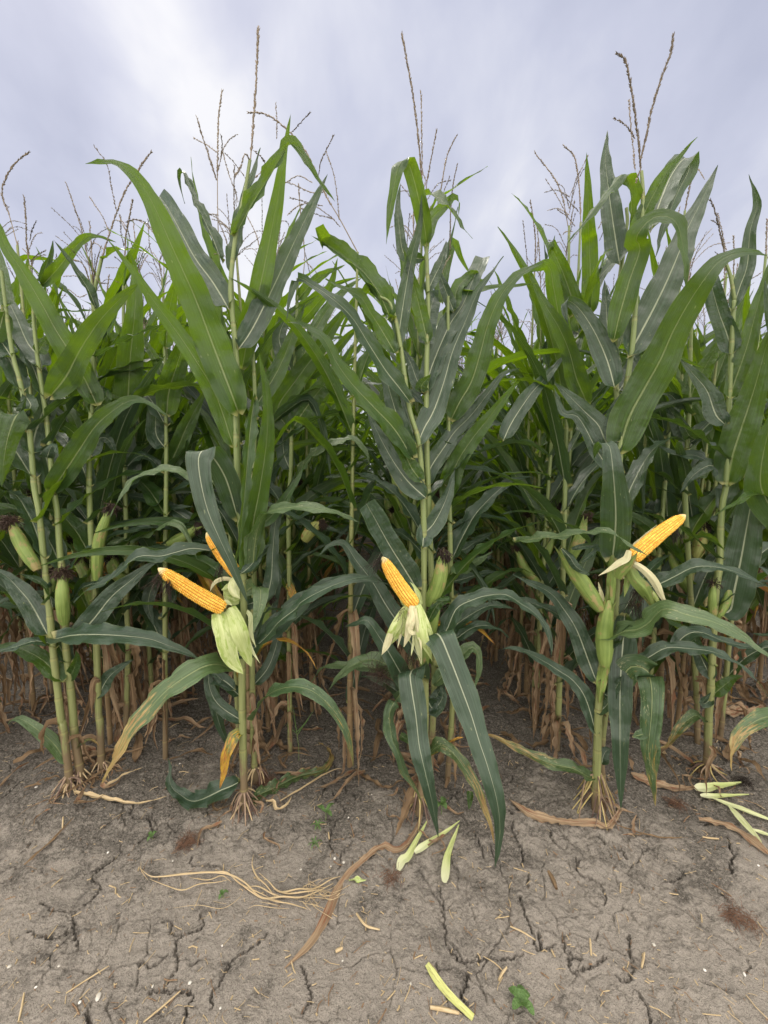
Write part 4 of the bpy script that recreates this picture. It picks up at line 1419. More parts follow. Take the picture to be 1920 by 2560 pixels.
C.leaf('R5 690,1380 760,1150 860,960 960,780 1050,580 1150,400 1250,250 1340,140 1460,85 1590,84 1655,98', .134, (0, -.05, -.12, -.2, -.22, -.2), 'leaf', roll=(0, 0, 0, 15, 45, 60), fold=.12, ruff=.007)
C.leaf('R5 745,770 840,590 930,420 1020,230 1090,60 F 1720,570 1755,500 1795,412', .118, (0, .03, .1), 'leafd', roll=(-5, 0, 0), fold=.14)
C.leaf('R5 655,665 700,480 760,270 830,60 F 1590,595 1622,552 1660,540 1692,560 1708,620 1714,670 1716,728', .084, (.02, -.05, -.12, -.14), 'leaf', roll=(0, 5, 30, 50, 20), fold=.25)
C.leaf('T2 1058,985 1068,870 1042,752 985,800 920,885 860,965 795,1045', .058, (.05, -.02, -.08, -.1), 'leaf', roll=(50, 55, 45, 40), fold=.6, ridge=.33)
C.leaf('T2 1020,1150 1005,1060 985,930 968,800 957,690 965,565', .082, (.05, .16), 'leafd', fold=.2)
C.leaf('T2 1075,1110 1110,960 1170,830 1235,725 1300,650 1355,592', .066, (.02, -.08), 'leafy', roll=(0, 20, 40), fold=.2)
C.leaf('T2 1150,1010 1190,880 1240,760 1300,682 1318,730 1270,830 1210,980 1172,1115', .086, (.04, .1, .12, .06), 'leafd', ridge=.44, fold=.2, roll=15)
C.leaf('R5 668,965 620,790 550,625 480,505 410,420 345,392 340,470 370,560', .088, (0, .1, .08), 'leafd', roll=(5, 10, 20), ridge=.74, fold=.2)
C.leaf('R8 652,400 668,250 672,90 R5 655,1500 628,1330 560,1330 530,1420', .108, (0, -.08, -.14, -.1, -.02), 'leafd', fold=-.12, ridge=.72, roll=(0, 0, 0, 0, 0))
C.leaf('R8 640,1010 620,930 680,900 750,870 800,870 880,830 960,745 1030,735 1130,770 1300,815 1450,890 1600,990 1720,1080', .106, (0, -.06, -.12, -.2, -.26), 'leafp', mode='h', roll=(10, 20, 35, 45, 50), fold=.15, label='broad pale leaf reaching right')
C.leaf('R8 640,1000 700,960 760,850 830,880 930,800 990,735', .05, (-.02, -.08), 'leafd', mode='h', roll=-20, fold=.3)
C.leaf('R8 830,600 930,580 1040,530 1180,462 1330,462 1500,512 1680,600', .078, (.02, -.03, -.1), 'leafd', mode='h', roll=(20, 30, 35), fold=.2)
C.leaf('R8 780,1105 880,1050 1000,985 1150,990 1300,1010 1450,1080 1580,1190 1660,1300', .064, (0, -.02, -.08), 'leafd', mode='h', roll=30, fold=.2)
C.leaf('R8 1040,990 1130,900 1230,885 1400,950 1659,1000', .07, (.1, .1), 'leafd', mode='h', roll=30, fold=.2)
C.leaf('R8 610,1290 690,1220 760,1115 830,1110 880,1140 905,1250 905,1400 890,1560 G3 885,330 905,470 930,660', .096, (0, -.08, -.14, -.16), 'leafs', ridge=.42, fold=.15)
C.leaf('G3 780,215 850,195 895,200 930,260 935,400 938,490', .04, (-.12, -.15), 'leafs', ridge=.4, fold=.3)
C.leaf('R8 730,760 720,950 708,1100 700,1300 700,1500 G3 700,220 702,420 706,690', .098, (.04, -.02, -.06, -.1, -.1), 'leafd', fold=.14, ruff=.002)
C.leaf('R8 575,1270 640,1300 670,1250 720,1160', .05, (-.01, -.05), 'leafd', roll=30)
C.leaf('R8 548,1400 600,1370 650,1300 680,1270', .05, (0, -.04), 'leafd', roll=20)
C.leaf('R8 550,1210 500,1080 420,870 340,740 250,630 100,555 0,510', .086, (0, .08, .1), 'leafd', roll=(0, 10, 30), fold=.2)
C.leaf('R8 545,1540 480,1320 400,1200 300,1130 230,1085 100,1015 0,985 -90,1000', .066, (0, .06, .06), 'leafd', roll=(10, 20, 30), fold=.25)
C.leaf('G3 525,490 470,460 395,420 250,385 100,320 0,270 -110,215 -200,190', .06, (0, -.02, .06, .14), 'leafb', mode='h', roll=(20, 30, 30), fold=.35)
C.leaf('RC 490,280 510,190 545,140 590,130', .05, (.02, .06), 'leafd')
C.leaf('R5 700,1300 660,1270 640,1200 665,1080 700,1000', .06, (0, .04), 'leafd')
C.leaf('R5 690,1400 610,1310 560,1200 480,1120 370,1010 270,920', .092, (0, .12), 'leafd', fold=.2, roll=10)
C.leaf('R5 640,1500 560,1380 430,1150 330,1120 270,950', .06, (0, .1), 'leafd', fold=.3, roll=10)
C.leaf('R8 800,700 740,820 700,980 660,1110', .05, (.05, .05), 'leafd')
C.leaf('R8 20,305 120,280 300,262 480,240 600,228 690,268 790,340 890,392', .066, (.14, -.1, -.16), 'leafp', mode='h', roll=(25, 25, 20, 40), fold=.25)
C.cob('ZC 870,650 1120,420 1425,195', .0240, (-.05, -.02), [
    dict(s='ZC 840,560 820,640 740,690 640,760 520,828', w=.026, dy=(-.06, -.12, -.12), mat='huskw'),
    dict(s='ZC 870,690 960,740 1060,830 1130,930 1190,1060 1262,1155', w=.032, dy=(-.06, -.1, -.08), mat='huskw', kind='husk', fold=-.5),
    dict(s='ZC 850,740 900,860 990,960 1060,1080 1088,1205', w=.056, dy=(-.04, -.07, -.04), mat='ear', fold=-.5),
    dict(s='ZC 720,860 760,780 850,690 930,585', w=.040, dy=(-.05, -.09), mat='ear', fold=-.5),
    dict(s='ZC 1040,960 1110,1040 1185,1175', w=.016, dy=(-.06, -.06), mat='husk'),
    dict(s='ZC 830,640 880,520 980,420 1130,300', w=.018, dy=(-.03, .0), mat='huskw', roll=50),
    dict(s='ZC 830,790 820,900 790,1050', w=.022, dy=(-.03, -.03), mat='ear'),
], silk=[('ZC 940,950', (-.4, -.2, -.7), 60), ('ZC 1310,330', (.0, -.2, -.9), 30), ('ZC 870,1090', (.2, -.2, -.8), 30)])
C.ear('ZC 545,1180 350,860 130,545', .0275, (-.02, .0), silk=False, label='green ear with torn husk')
C.leaf('ZC 140,540 230,640 300,740 430,820', .030, (-.04, -.05), 'leafd', fold=-.4, name='husk_flag', kind='both')
C.leaf('ZC 240,550 380,520 530,510', .022, (-.02, .04), 'leafd', fold=.4, name='husk_flag', kind='both')
C.leaf('ZC 340,690 430,620 520,540', .018, (-.02, .04), 'leafd', fold=.4, name='husk_flag', kind='both')
C.ear('ZC 592,1760 598,1400 632,1075', .0275, (-.03, -.03), silk=False)
C.leaf('ZC 548,1130 560,1050 520,890', .02, (-.02, -.02), 'huskw', name='husk_flag', fold=.4)
C.leaf('ZC 640,1200 650,1000 660,800 655,620', .040, (-.018, -.018), 'ear', fold=-.7, name='sheath', kind='both')
C.leaf('ZC 530,2150 560,1900 610,1700 680,1580', .046, (-.02, -.03), 'ear', fold=-.7, name='sheath', kind='both')

C2 = Plant('thin corn stalk pressed close behind the splayed-root plant, one node out of step with it', 'RC 520,560')
C2.stalk('RC 488,200 R8 600,1450 625,1250 650,1050 668,850 678,640 682,520 R5 680,1200 676,980 672,760 682,480 700,240 735,0 F 1555,625 1568,560 1566,520', r0=.0115)
C2.leaf('T2 1045,990 1000,1090 985,1000 975,900', .05, (.05, .12), 'leafd')
C2.leaf('R5 680,1000 740,900 790,760 830,640', .07, (.0, .1), 'leafd')
C2.leaf('R5 668,660 620,560 610,400 600,260', .06, (.0, .15), 'leafd')
C2.leaf('R5 690,700 720,620 740,500 745,420', .055, (.05, .14), 'leafy')
C2.leaf('R5 512,485 508,240 502,0 T2 884,1000 882,850 875,657', .075, (.25, .2, .12), 'leafy', fold=.14)
C2.leaf('R5 440,600 390,385 330,210 272,80 245,0 T2 722,1090 738,1016', .085, (.25, .2), 'leafy', fold=.2)
C2.leaf('R5 490,1065 420,900 370,720 300,560 220,430 150,300 112,215', .088, (.2, .12, .1), 'leaf', roll=(0, 10, 30), fold=.2)
C2.ear('ZC 560,1090 545,1010', .010, (.0, .0), nsilk=50)

# ---- left edge: three stalks in the first row --------------------------------------------------------------
D1 = Plant('leftmost front corn stalk, leaning left, with a green ear tilted to the left', 'G1 452,560')
D1.stalk('G1 448,470 425,280 405,120 R6 400,1480 375,1270 345,1010 325,790 300,540 280,370 255,120 R3 222,1600 205,1390 180,1150 125,900 88,770 62,620 38,440 10,200', r0=.0135, mat='stalk')
D1.roots(15, .055, .070, ('rootp', 'rootp', 'rootp', 'straw'), seed=11, zs=(1.0, .5))
D1.ear('R6 245,480 165,330 65,160', .0215, (-.02, -.03), nsilk=200)
D1.leaf('R3 200,1395 235,1230 300,1050 365,890 405,720', .096, (0, .16), 'leafd', fold=.18)
D1.leaf('R3 85,775 30,690 -30,620 -90,560', .07, (0, .1), 'leafd')
D1.leaf('R6 312,905 200,700 110,590 40,520 -60,460', .092, (0, .1), 'leafd', fold=.18)
D1.leaf('R6 345,960 230,940 110,975 0,1005 -80,1040', .055, (0, -.05), 'leafd', mode='h', roll=30)
D1.leaf('R6 405,1210 300,1085 190,1015 80,975 -60,985', .078, (0, .03), 'leaf', roll=20, fold=.2)
D1.leaf('R6 350,930 460,905 600,898 780,905 960,925 1080,965 1200,1010 1320,1075', .102, (-.02, -.1, -.14, -.12), 'leafd', mode='h', roll=(20, 35, 45, 45), fold=.15, label='long level leaf reaching right')
D1.leaf('G1 432,385 350,260 240,165 150,105 100,95 50,130', .056, (0, -.02, .04), 'leafp', mode='h', roll=(45, 40, 30), fold=.25)
D1.leaf('R6 340,730 320,640 260,560 150,510 65,525', .055, (0, -.05), 'leafd', mode='h', roll=20)
D1.leaf('R3 190,1150 120,1120 60,1250 30,1400 10,1600', .09, (0, -.06, -.08), 'leaf', ridge=.25, fold=.2)
D1.leaf('R3 165,1010 200,1080 130,1130 170,1020', .05, (0, -.04), 'leafd')
D1.leaf('R3 40,450 20,300 0,150 -30,0', .06, (0, .1), 'leaf')
D1.leaf('R3 30,450 -20,640 -40,720 -70,900', .07, (0, .1), 'leafd')
D1.ear('R6 330,700 350,480', .020, (.03, .03), nsilk=100)

D2 = Plant('second front stalk from the left, upright, a green ear with dark silk at waist height', 'G1 520,520')
D2.stalk('G1 520,440 490,250 475,120 R6 475,1430 450,1170 425,960 425,800 420,600 390,380 372,120 R3 345,1600 320,1330 300,1150 260,880 240,740 222,560 215,440', r0=.0150, mat='stalk')
D2.roots(13, .06, .055, ('rootp', 'rootp', 'rootp', 'straw'), seed=12)
D2.ear('R6 418,830 408,490', .0215, (-.03, -.03), nsilk=170)
D2.leaf('R6 500,900 600,805 720,655 850,545 960,455 1040,415', .102, (-.02, .08), 'leafd', mode='f', roll=10, fold=.16)
D2.leaf('R3 335,1620 420,1500 520,1350 620,1205 740,1100 850,1040 960,1055 1090,1145', .092, (0, -.05, -.1, -.1), 'leaf', roll=(0, 10, 25, 40), fold=.18)
D2.leaf('R3 330,1010 430,880 520,710 640,530 760,400 860,310 910,275', .096, (0, -.06, -.12), 'leaf', fold=.12)
D2.leaf('R3 270,850 250,760 175,660 105,500 40,370 -20,330', .088, (0, .14), 'leafd', fold=.18)
D2.leaf('R6 440,1190 480,1120 500,1040 490,1000', .05, (0, -.03), 'leaf')
D2.leaf('R3 320,1330 300,1420 340,1330 380,1400', .05, (0, -.04), 'leafd')
D2.leaf('R3 520,1300 450,1225 330,1160 300,1100', .06, (.2, .0), 'leafd')
D2.leaf('G1 505,290 540,240 600,235 640,270', .03, (0, -.02), 'leafb', mode='h', roll=20)
D2.leaf('R3 240,740 300,650 360,650', .05, (0, .05), 'leaf')
D2.leaf('R6 460,690 540,590 640,560 740,500 800,430', .05, (0, .05), 'leafd', mode='h', roll=30)

D3 = Plant('third front stalk from the left, a bright green ear pointing straight up beside it', 'G1 660,450')
D3.stalk('G1 655,330 648,120 R6 640,1420 635,1250 628,1050 622,800 612,600 600,430 585,150 R3 578,1560 585,1250 600,1000 605,780 612,600 625,470 HL 940,1110 930,930 990,640 1010,560', r0=.0135)
D3.roots(9, .05, .05, ('rootp', 'straw'), seed=13)
D3.tassel('T1 425,1180 460,1050 500,930 545,820 600,730 653,655', ['T1 503,910 480,800 462,710 405,630', 'T1 475,1010 440,930 412,890 388,852', 'T1 540,1060 548,990 560,930 573,868', 'T1 545,1000 525,960 517,930', 'T1 540,960 590,948 640,970 675,1020', 'T1 455,1085 410,1050 388,1075', 'HL 950,790 1000,820 1060,825'], bare=.12)
D3.ear('R6 625,545 675,330 715,70', .021, (-.02, -.02), nsilk=130)
D3.ear('R6 610,720 560,580 508,400', .022, (.04, .04), nsilk=130)
D3.leaf('R3 630,1075 560,925 460,740 360,580 250,380 130,180 40,50 F 0,570 -25,520', .098, (0, -.06, -.12, -.14), 'leafy', fold=.12)
D3.leaf('R3 632,465 570,320 480,180 400,70 348,0', .05, (0, -.05), 'leafd', fold=.8, roll=20)
D3.leaf('R3 605,770 720,700 850,630 980,580 1080,540 1200,550 1260,565', .045, (0, -.05), 'leafd', mode='h', roll=15, fold=.3)
D3.leaf('R6 635,1300 700,1180 780,1110 865,1055', .064, (0, .03), 'leafd', mode='f', roll=20)
D3.leaf('R6 630,1180 650,1190 610,1200 600,1330 595,1420', .04, (-.01, -.03), 'dry', fold=.6, ruff=.01, lam=.06)
D3.leaf('R3 585,1400 640,1290 700,1290 760,1400', .06, (0, .05), 'leafd')
D3.leaf('R3 590,1120 690,1010 650,940', .06, (0, .04), 'leaf')
D3.leaf('R3 260,300 290,190 330,80 342,5', .052, (.1, .1), 'leafd', fold=.7, roll=-20)
D3.leaf('R3 270,300 370,190 450,90 530,5 F 235,591 290,605', .052, (.1, .05), 'leaf', roll=(0, 10, 40), fold=.4)
D3.leaf('HL 1000,600 1060,560 1130,510 1200,490 1320,495 1470,525', .042, (0, -.04), 'leaf', mode='h', roll=20, fold=.4)

D4 = Plant('slim corn stalk behind the third left stalk, one broad backlit leaf standing straight up', 'F 312,1880', GRP_SECOND)
D4.stalk('R6 830,1000 820,700 820,300 R3 805,1500 800,1210 798,900 800,600 800,300', r0=.011)
D4.leaf('R3 810,1215 830,1000 845,760 870,500 880,330 870,150 835,80', .115, (.0, -.08, -.1), 'leafy', fold=.1)
D4.leaf('R3 810,1640 820,1480 775,1240 730,1050 700,895', .115, (.0, .15), 'leafd', kind='blunt', fold=.15)
D4.leaf('R3 815,1480 900,1400 1000,1440 1090,1600', .075, (0, .05), 'leafd', mode='h', roll=35)
D4.leaf('R3 800,700 740,640 690,690 640,800', .06, (0, .1), 'leaf')
D4.leaf('R6 820,300 900,200 1010,110 1130,75 1260,70', .07, (0, .05), 'leafd', mode='h', roll=40)
D4.leaf('R6 825,430 760,370 690,310 800,270 960,240 1030,200 1090,170 1170,190 1230,290 1278,415', .075, (0, .0, -.1, -.12), 'leafp', mode='h', roll=(20, 30, 40, 40))
D4.ear('R6 810,560 720,390', .026, (.0, .0))
D5 = Plant('slim corn stalk left of the two-cob plant, a bright upright leaf on its right side', 'F 412,1880', GRP_SECOND)
D5.stalk('R6 1070,1000 1070,600 1075,100 R3 1078,1400 1075,1130 1070,800 1068,500', r0=.011)
D5.leaf('R3 1080,1135 1095,980 1150,800 1205,620 1250,470', .105, (.0, -.1), 'leafy', fold=.12)
D5.leaf('R3 1080,1360 1010,1250 1020,1050 1040,950', .08, (0, .1), 'leafd', kind='blunt')
D5.leaf('R3 1075,700 1090,500 1130,300 1160,200', .07, (0, -.1), 'leafy')
D5.leaf('R3 1060,890 1010,780 960,690 930,620', .05, (0, .0), 'leaf')
D5.leaf('R3 1078,1500 1150,1350 1200,1230 1290,1050 1350,940', .09, (.05, .0), 'leaf')
D5.leaf('R6 1075,500 1000,560 960,700 1000,850', .07, (.05, .0), 'leafd')
D5.ear('R6 1090,310 1200,260 1290,200', .024, (.0, .0), nsilk=120, sk=(.4, 0, -1))
A3 = Plant('corn plant right behind the two-cob plant, a fan of bright leaves rising right', 'F 725,1880', GRP_SECOND)
A3.stalk('R7 215,900 215,500 210,100 R4 225,1500 230,1250 240,980 255,700 265,450 270,250', r0=.011)
A3.leaf('R4 235,1250 140,1100 250,920 400,720 500,560 600,430 665,325', .10, (0, -.02, -.08), 'leafy', fold=.14)
A3.leaf('R4 222,1245 330,1080 450,930 560,830 645,755', .105, (0, -.05), 'leaf', fold=.14)
A3.leaf('R4 245,705 300,660 340,610 385,555', .045, (0, -.05), 'leaf', fold=.7)
A3.leaf('R4 240,870 330,700 430,500 560,340 690,240', .075, (0, .08), 'leafp', fold=.2)
A3.leaf('R4 350,900 480,760 600,620 725,515', .055, (.05, .0), 'leafy', fold=.3)
A3.leaf('R4 135,1210 220,1080 310,1000 400,955 480,975 545,1030 592,1092', .07, (0, -.05, -.06), 'leafp', mode='h', roll=(0, 10, 30), fold=.25)
A3.leaf('R4 240,1640 290,1490 400,1370 520,1312 620,1290 690,1340 745,1465', .095, (0, -.06, -.1), 'leafp', mode='h', roll=(40, 40, 30, 30), fold=.15)
A3.leaf('R4 235,860 150,640 220,480 320,405', .08, (0, .1), 'leafd', fold=.2)
A3.leaf('R4 260,400 370,270 470,210 580,160', .05, (0, .0), 'leafy', roll=20)
A3.leaf('R4 265,560 380,430 480,300 530,115', .055, (.05, .0), 'leafy')
A3.leaf('R4 225,1500 180,1380 180,1240 240,1160', .08, (0, .1), 'leafd')
A3.leaf('R7 215,-40 260,150 420,200 600,250', .07, (0, .05), 'leafd', mode='h', roll=35)
A3.ear('R7 310,290 420,170', .026, (0, .0), mat='eary')
A3.leaf('R7 210,560 240,640 290,720', .045, (0, -.05), 'leafr')

# ---- right edge ---------------------------------------------------------------------------------------------
E = Plant('front corn stalk near the right edge, with a purple-stained foot wrapped in a withered leaf', 'G3 1262,440')
E.stalk('G3 1268,300 1275,60 R8 1285,1300 1295,1080 1305,880 1320,640 1345,430 1352,200 1365,40 R5 1385,1590 1400,1300 1408,1030 1420,760 1432,500 1440,380 HR 1330,1000 1290,760 1250,640', r0=.0145, mat='stalk')
E.roots(13, .05, .085, ('rootp', 'rootp', 'rooty'), seed=14)
E.tassel('HR 1265,650 1220,470 1170,250 1130,90 1090,0', ['T2 1440,920 1460,1000 1478,1090', 'T2 1385,775 1360,735 1335,712', 'HR 1185,260 1140,220 1105,200'], dy=.02, bare=.2)
E.leaf('R5 1395,1580 1430,1400 1480,1240 1540,1060 1595,880 1650,680 1720,480', .125, (0, -.05, -.12), 'leaf', fold=.12)
E.leaf('R5 1408,1030 1450,900 1520,700 1580,470 1640,260 1690,90', .074, (0, -.05), 'leaf', fold=.2)
E.leaf('R5 1432,740 1390,600 1345,480 1305,340 1290,260', .072, (0, .05), 'leafd', kind='blunt', fold=.2)
E.leaf('R5 1425,465 1475,310 1525,160 F 1875,580 1892,520 1886,480 1872,436', .06, (0, .0), 'leafd', fold=.3)
E.leaf('R8 1335,765 1415,740 1440,620 1490,380 1550,50 R5 1595,1580 1640,1350 1700,1120', .13, (0, -.04, -.1), 'leafd', fold=.12)
E.leaf('R5 1385,1200 1320,1130 1265,980 1185,880 1085,765', .086, (0, .06), 'leafd', fold=.25, roll=20)
E.leaf('R5 1390,1580 1320,1480 1200,1400 1050,1390 950,1330 860,1265', .07, (.05, .1), 'leafd', mode='h', roll=45)
E.leaf('R5 1390,1600 1350,1500 1280,1460 1170,1530 1090,1640', .07, (.0, .05), 'leafd', mode='f', roll=20)
E.leaf('R8 1300,1290 1360,1240 1440,1180 1500,1165', .06, (0, -.04), 'leaf', mode='f', roll=10)
E.leaf('R8 1290,1310 1260,1340 1235,1340 1290,1270', .04, (0, -.04), 'leafd')
E.leaf('R8 1290,1180 1210,1010 1190,950 1170,780', .07, (0, .08), 'leafd')
E.leaf('G3 1250,115 1190,75 1110,130 1050,215 1000,275 940,290', .055, (0, -.03, -.02), 'leafb', mode='h', roll=30, fold=.4, label='low leaf with brown edges')
E.leaf('G3 1280,270 1310,310 1270,400 1262,480 1230,540', .028, (-.02, -.05), 'dry2', fold=.8, ruff=.008, lam=.05)
E.ear('R8 1300,800 1306,560', .014, (-.02, -.02), nsilk=30)
E.ear('R8 1335,790 1370,650 1415,540', .015, (-.01, .0), silk=False)
E.leaf('R8 1330,700 1400,560 1500,560 1659,580', .1, (.05, .1), 'leafd', mode='f', roll=-10)

E2 = Plant('slim corn stalk left of the right-edge stalk, a broad straight leaf rising to its right', 'F 1745,1860')
E2.stalk('R8 1190,1200 R5 1120,1650 1128,1450 1140,1250 1150,1060 1155,850 1160,650 1165,560', r0=.0115)
E2.leaf('R5 1140,1080 1180,960 1235,850 1300,740 1375,610', .088, (0, -.05), 'leafy', fold=.15)
E2.leaf('R5 1150,1070 1070,1040 1020,1000 970,1000', .06, (0, .0), 'leafd')
E2.leaf('R5 1140,1320 1190,1290 1150,1270 1100,1180 1060,1120', .06, (0, -.03), 'leafd')
E2.leaf('R5 1135,1310 1080,1200 1010,1080 950,1040', .07, (0, .1), 'leafd')
E2.leaf('R5 1190,1560 1220,1490 1290,1400 1325,1360', .075, (.05, .15), 'leafp')
E2.ear('R8 1190,400 1240,185', .026, (.05, .05), mat='eary', nsilk=120)
E2.leaf('R5 1155,560 1170,460 1260,310', .05, (0, .1), 'leafd')

E3 = Plant('corn plant cut off by the right photo edge, one low leaf blotched yellow', 'F 1985,1990')
E3.stalk('F 1990,1800 2000,1500 2010,1200 2030,900 2050,640', r0=.0135)
E3.leaf('R5 1880,1900 1720,1780 1620,1620 1615,1470 1660,1250 1740,1010', .125, (0, -.03, -.05, -.1), 'leaf', fold=.12)
E3.leaf('R8 1840,1480 1740,1430 1640,1435 1560,1470 1480,1530 1440,1600 G3 1420,340 1424,435', .08, (0, -.04, -.08), 'leaft', mode='h', roll=(20, 40, 50), fold=.2, label='leaf blotched yellow')
E3.leaf('R5 1800,900 1740,700 1659,400 1640,250', .06, (0, .0), 'leafd')
E3.leaf('R8 1800,160 1700,20 1560,-10 1430,60 1310,125', .045, (0, -.08), 'leafy', mode='h', roll=20)
E3.leaf('R8 1830,900 1750,700 1640,480 1500,440', .07, (0, .1), 'leafd', mode='h', roll=30)
E3.leaf('R8 1830,1050 1720,920 1560,890', .06, (0, .1), 'leafd', mode='h', roll=30)

D1.auto((.62, .8, .98, 1.12, 1.28, 1.45, 1.6), 41)
D2.auto((.55, .75, .92, 1.1, 1.22, 1.4, 1.58), 42)
D3.auto((.6, .78, .95, 1.1, 1.25, 1.42, 1.6), 43)
D4.auto((.5, .68, .85, 1.0, 1.15, 1.32, 1.5, 1.65), 44)
D5.auto((.5, .66, .82, .98, 1.12, 1.3, 1.5, 1.68), 45)
A3.auto((.45, .6, .78, .95, 1.1), 46)
A2.auto((.7, .9, 1.1, 1.3, 1.5), 47)
B2.auto((.55, .8, 1.0, 1.2), 48)
B3.auto((.5, .65, .8, .95, 1.1, 1.25, 1.4), 49)
C2.auto((.5, .7, .9, 1.1, 1.3, 1.5), 50)
E.auto((.5, .75, .95, 1.15, 1.35), 51)
E2.auto((.5, .68, .85, 1.0, 1.2, 1.4, 1.55), 52)
for i, (p, n) in enumerate(((D1, 2), (D2, 2), (D3, 3), (D4, 7), (D5, 7), (A3, 8), (A2, 3), (B3, 6), (C2, 2), (E2, 7), (E3, 3))):
    p.autodry(n, 60 + i)

# ------------------------------------------------------------ the field behind
ROWNAME = {-3: 'the far left rows', -2: 'the row behind the leftmost stalks', -1: 'the row behind the two orange cobs', 0: 'the row behind the shredded-husk cob',
           1: 'the row behind the splayed-root plant', 2: 'the row behind the right-edge stalks', 3: 'the far right rows'}


def build_thing(parts, label, group, loc, rz=0.0, sc=1.0, meshes=None):
    root = bpy.data.objects.new('corn_plant', None)
    root.empty_display_size = .1
    col.objects.link(root)
    root.location = loc
    root.rotation_euler = (0, 0, rz)
    root.scale = (sc, sc, sc)
    tag(root, label, 'corn plant', group)
    for name, me, subs in meshes:
        o = link(name, me, root)
        for sn, sm in subs:
            link(sn, sm, o)
    return root


def to_meshes(parts):
    return [(n, mb.mesh(n, M[m]), [(sn, smb.mesh(sn, M[sm])) for sn, smb, sm in subs]) for n, mb, m, subs in parts]


def copy_plant(root, label, loc, rz, sc):
    r = root.copy()
    col.objects.link(r)
    r.location, r.rotation_euler, r.scale = loc, (0, 0, rz), (sc, sc, sc)
    r['label'] = label
    for ch in root.children:
        c = ch.copy()
        col.objects.link(c)
        c.parent = r
        for g in ch.children:
            d = g.copy()
            col.objects.link(d)
            d.parent = c
    return r


def one_mesh(parts):
    mats, mb = [], MB()
    def slot(m):
        if m not in mats:
            mats.append(m)
        return mats.index(m)
    for n, b, m, subs in parts:
        mb.add(b, None, [slot(m)])
        for sn, sb, sm in subs:
            mb.add(sb, None, [slot(sm)])
    return mb, mats


def corn_field():
    rs = random.Random(77)
    START = {-2: 1.66, -1: 1.62, 0: 1.58, 1: 1.62, 2: 1.68}
    spots = []
    for k in range(-16, 17):
        x0 = ROWX + ROWS * k
        if k == 2:
            x0 -= .08
        y = START.get(k, 1.48) + rs.uniform(0, .1)
        while y < 11.5:
            x = x0 + rs.gauss(0, .03)
            if abs(x) < y * 1.08 + .45:
                spots.append((math.hypot(x, y), x, y, k))
            y += .130 * rs.uniform(.7, 1.35)
    spots.sort()
    print('field plants', len(spots))
    NT = 11
    det = [grow(100 + i, rs.uniform(2.08, 2.28), 2, ears=1 if i % 4 else 2, wfac=rs.uniform(.95, 1.1), tassel=True, top=.84) for i in range(NT)]
    detm = [to_meshes(p) for p in det]
    first = {}
    mid = []
    for i in range(8):
        mb, mats = one_mesh(grow(300 + i, rs.uniform(2.15, 2.35), 1, ears=1, top=.86))
        mid.append(mb.mesh('corn_plant', [M[m] for m in mats]))
    low = []
    keys = ['leaf', 'leafd', 'leafy', 'leafr', 'stalk', 'stalkdry', 'dry', 'dry2', 'tassel', 'ear', 'eary', 'silk']
    for i in range(10):
        mb, mats = one_mesh(grow(500 + i, rs.uniform(2.2, 2.42), 0, ears=1, top=.86))
        low.append((mb, [keys.index(m) for m in mats]))
    NIND = 286 - 16
    NDET = 120
    stuff = MB()
    lastt = -1
    for i, (d, x, y, k) in enumerate(spots):
        z = float(gz(x, y)) * (1 if math.hypot(x, y) < 6 else 0)
        rz, sc = rs.uniform(0, 6.283), rs.uniform(.90, 1.05)
        if i < NIND:
            # leaves lie mostly across the gaps between the rows
            t = rs.randrange(NT if i < NDET else 8)
            if t == lastt:
                t = (t + 1) % (NT if i < NDET else 8)
            lastt = t
            if y < 2.6 and i < NDET:
                rz = -AZ[100 + t] + rs.gauss(0, .3) + (math.pi if rs.random() < .5 else 0)
            kk = max(-3, min(3, k))
            near = y < 3.0
            label = 'corn plant %s in %s' % ('near the front' if near else 'deeper', ROWNAME[kk])
            group = ('corn plants near the front, ' if near else 'corn plants deeper in, ') + ROWNAME[kk]
            if i < NDET:
                if t not in first:
                    first[t] = build_thing(det[t], label, group, (x, y, z), rz, sc, detm[t])
                else:
                    r = copy_plant(first[t], label, (x, y, z), rz, sc)
                    r['group'] = group
            else:
                o = link('corn_plant', mid[t])
                o.location, o.rotation_euler, o.scale = (x, y, z), (0, 0, rz), (sc, sc, sc)
                tag(o, label, 'corn plant', group)
        else:
            mb, mm = low[rs.randrange(len(low))]
            stuff.add(mb, (sc, rz, (x, y, z)), mm)
    o = link('corn_field', stuff.mesh('corn_field', [M[k] for k in keys]))
    tag(o, 'mass of green corn filling the depth of the field', 'corn field', kind='stuff')


corn_field()

# plants of the second line whose tassels stand out against the sky
def tassel_plant(label, top, Y, branches, H_from='top', seed=1, leaves=True, main=None, bare=.1, lean=0.0, ears=0, leafn=9):
    p = px(top)[0]
    T = at(p, Y)
    base = np.array([T[0] + lean, Y, 0.0])
    base[2] = float(gz(base[0], base[1]))
    r = bpy.data.objects.new('corn_plant', None)
    r.empty_display_size = .1
    col.objects.link(r)
    r.location = base
    tag(r, label, 'corn plant', 'corn plants of the second line with tassels against the sky')
    H = T[2] - base[2]
    for n, mb, m, subs in grow(seed, H, 2, lean=(-lean, 0), ears=ears, tassel=False, leafn=leafn, azim=random.Random(seed).uniform(-.5, .5), top=.74):
        o = link(n, mb.mesh(n, M[m]), r)
        for sn, sb, sm in subs:
            link(sn, sb.mesh(sn, M[sm]), o)
    P = lift(px(main), (0, 0), Y)
    ta = link('tassel', gen_spike(P, .0022, 1.15, seed, bare, .0040, 36).mesh('tassel', M['tassel'], base), r)
    for i, b in enumerate(branches):
        Q = lift(px(b), (0, .07 if i % 2 else -.06), Y)
        link('tassel_branch', gen_spike(Q, .0011, .95, seed + i, .05, .0055, 18).mesh('tassel_branch', M['tassel'], base), ta)


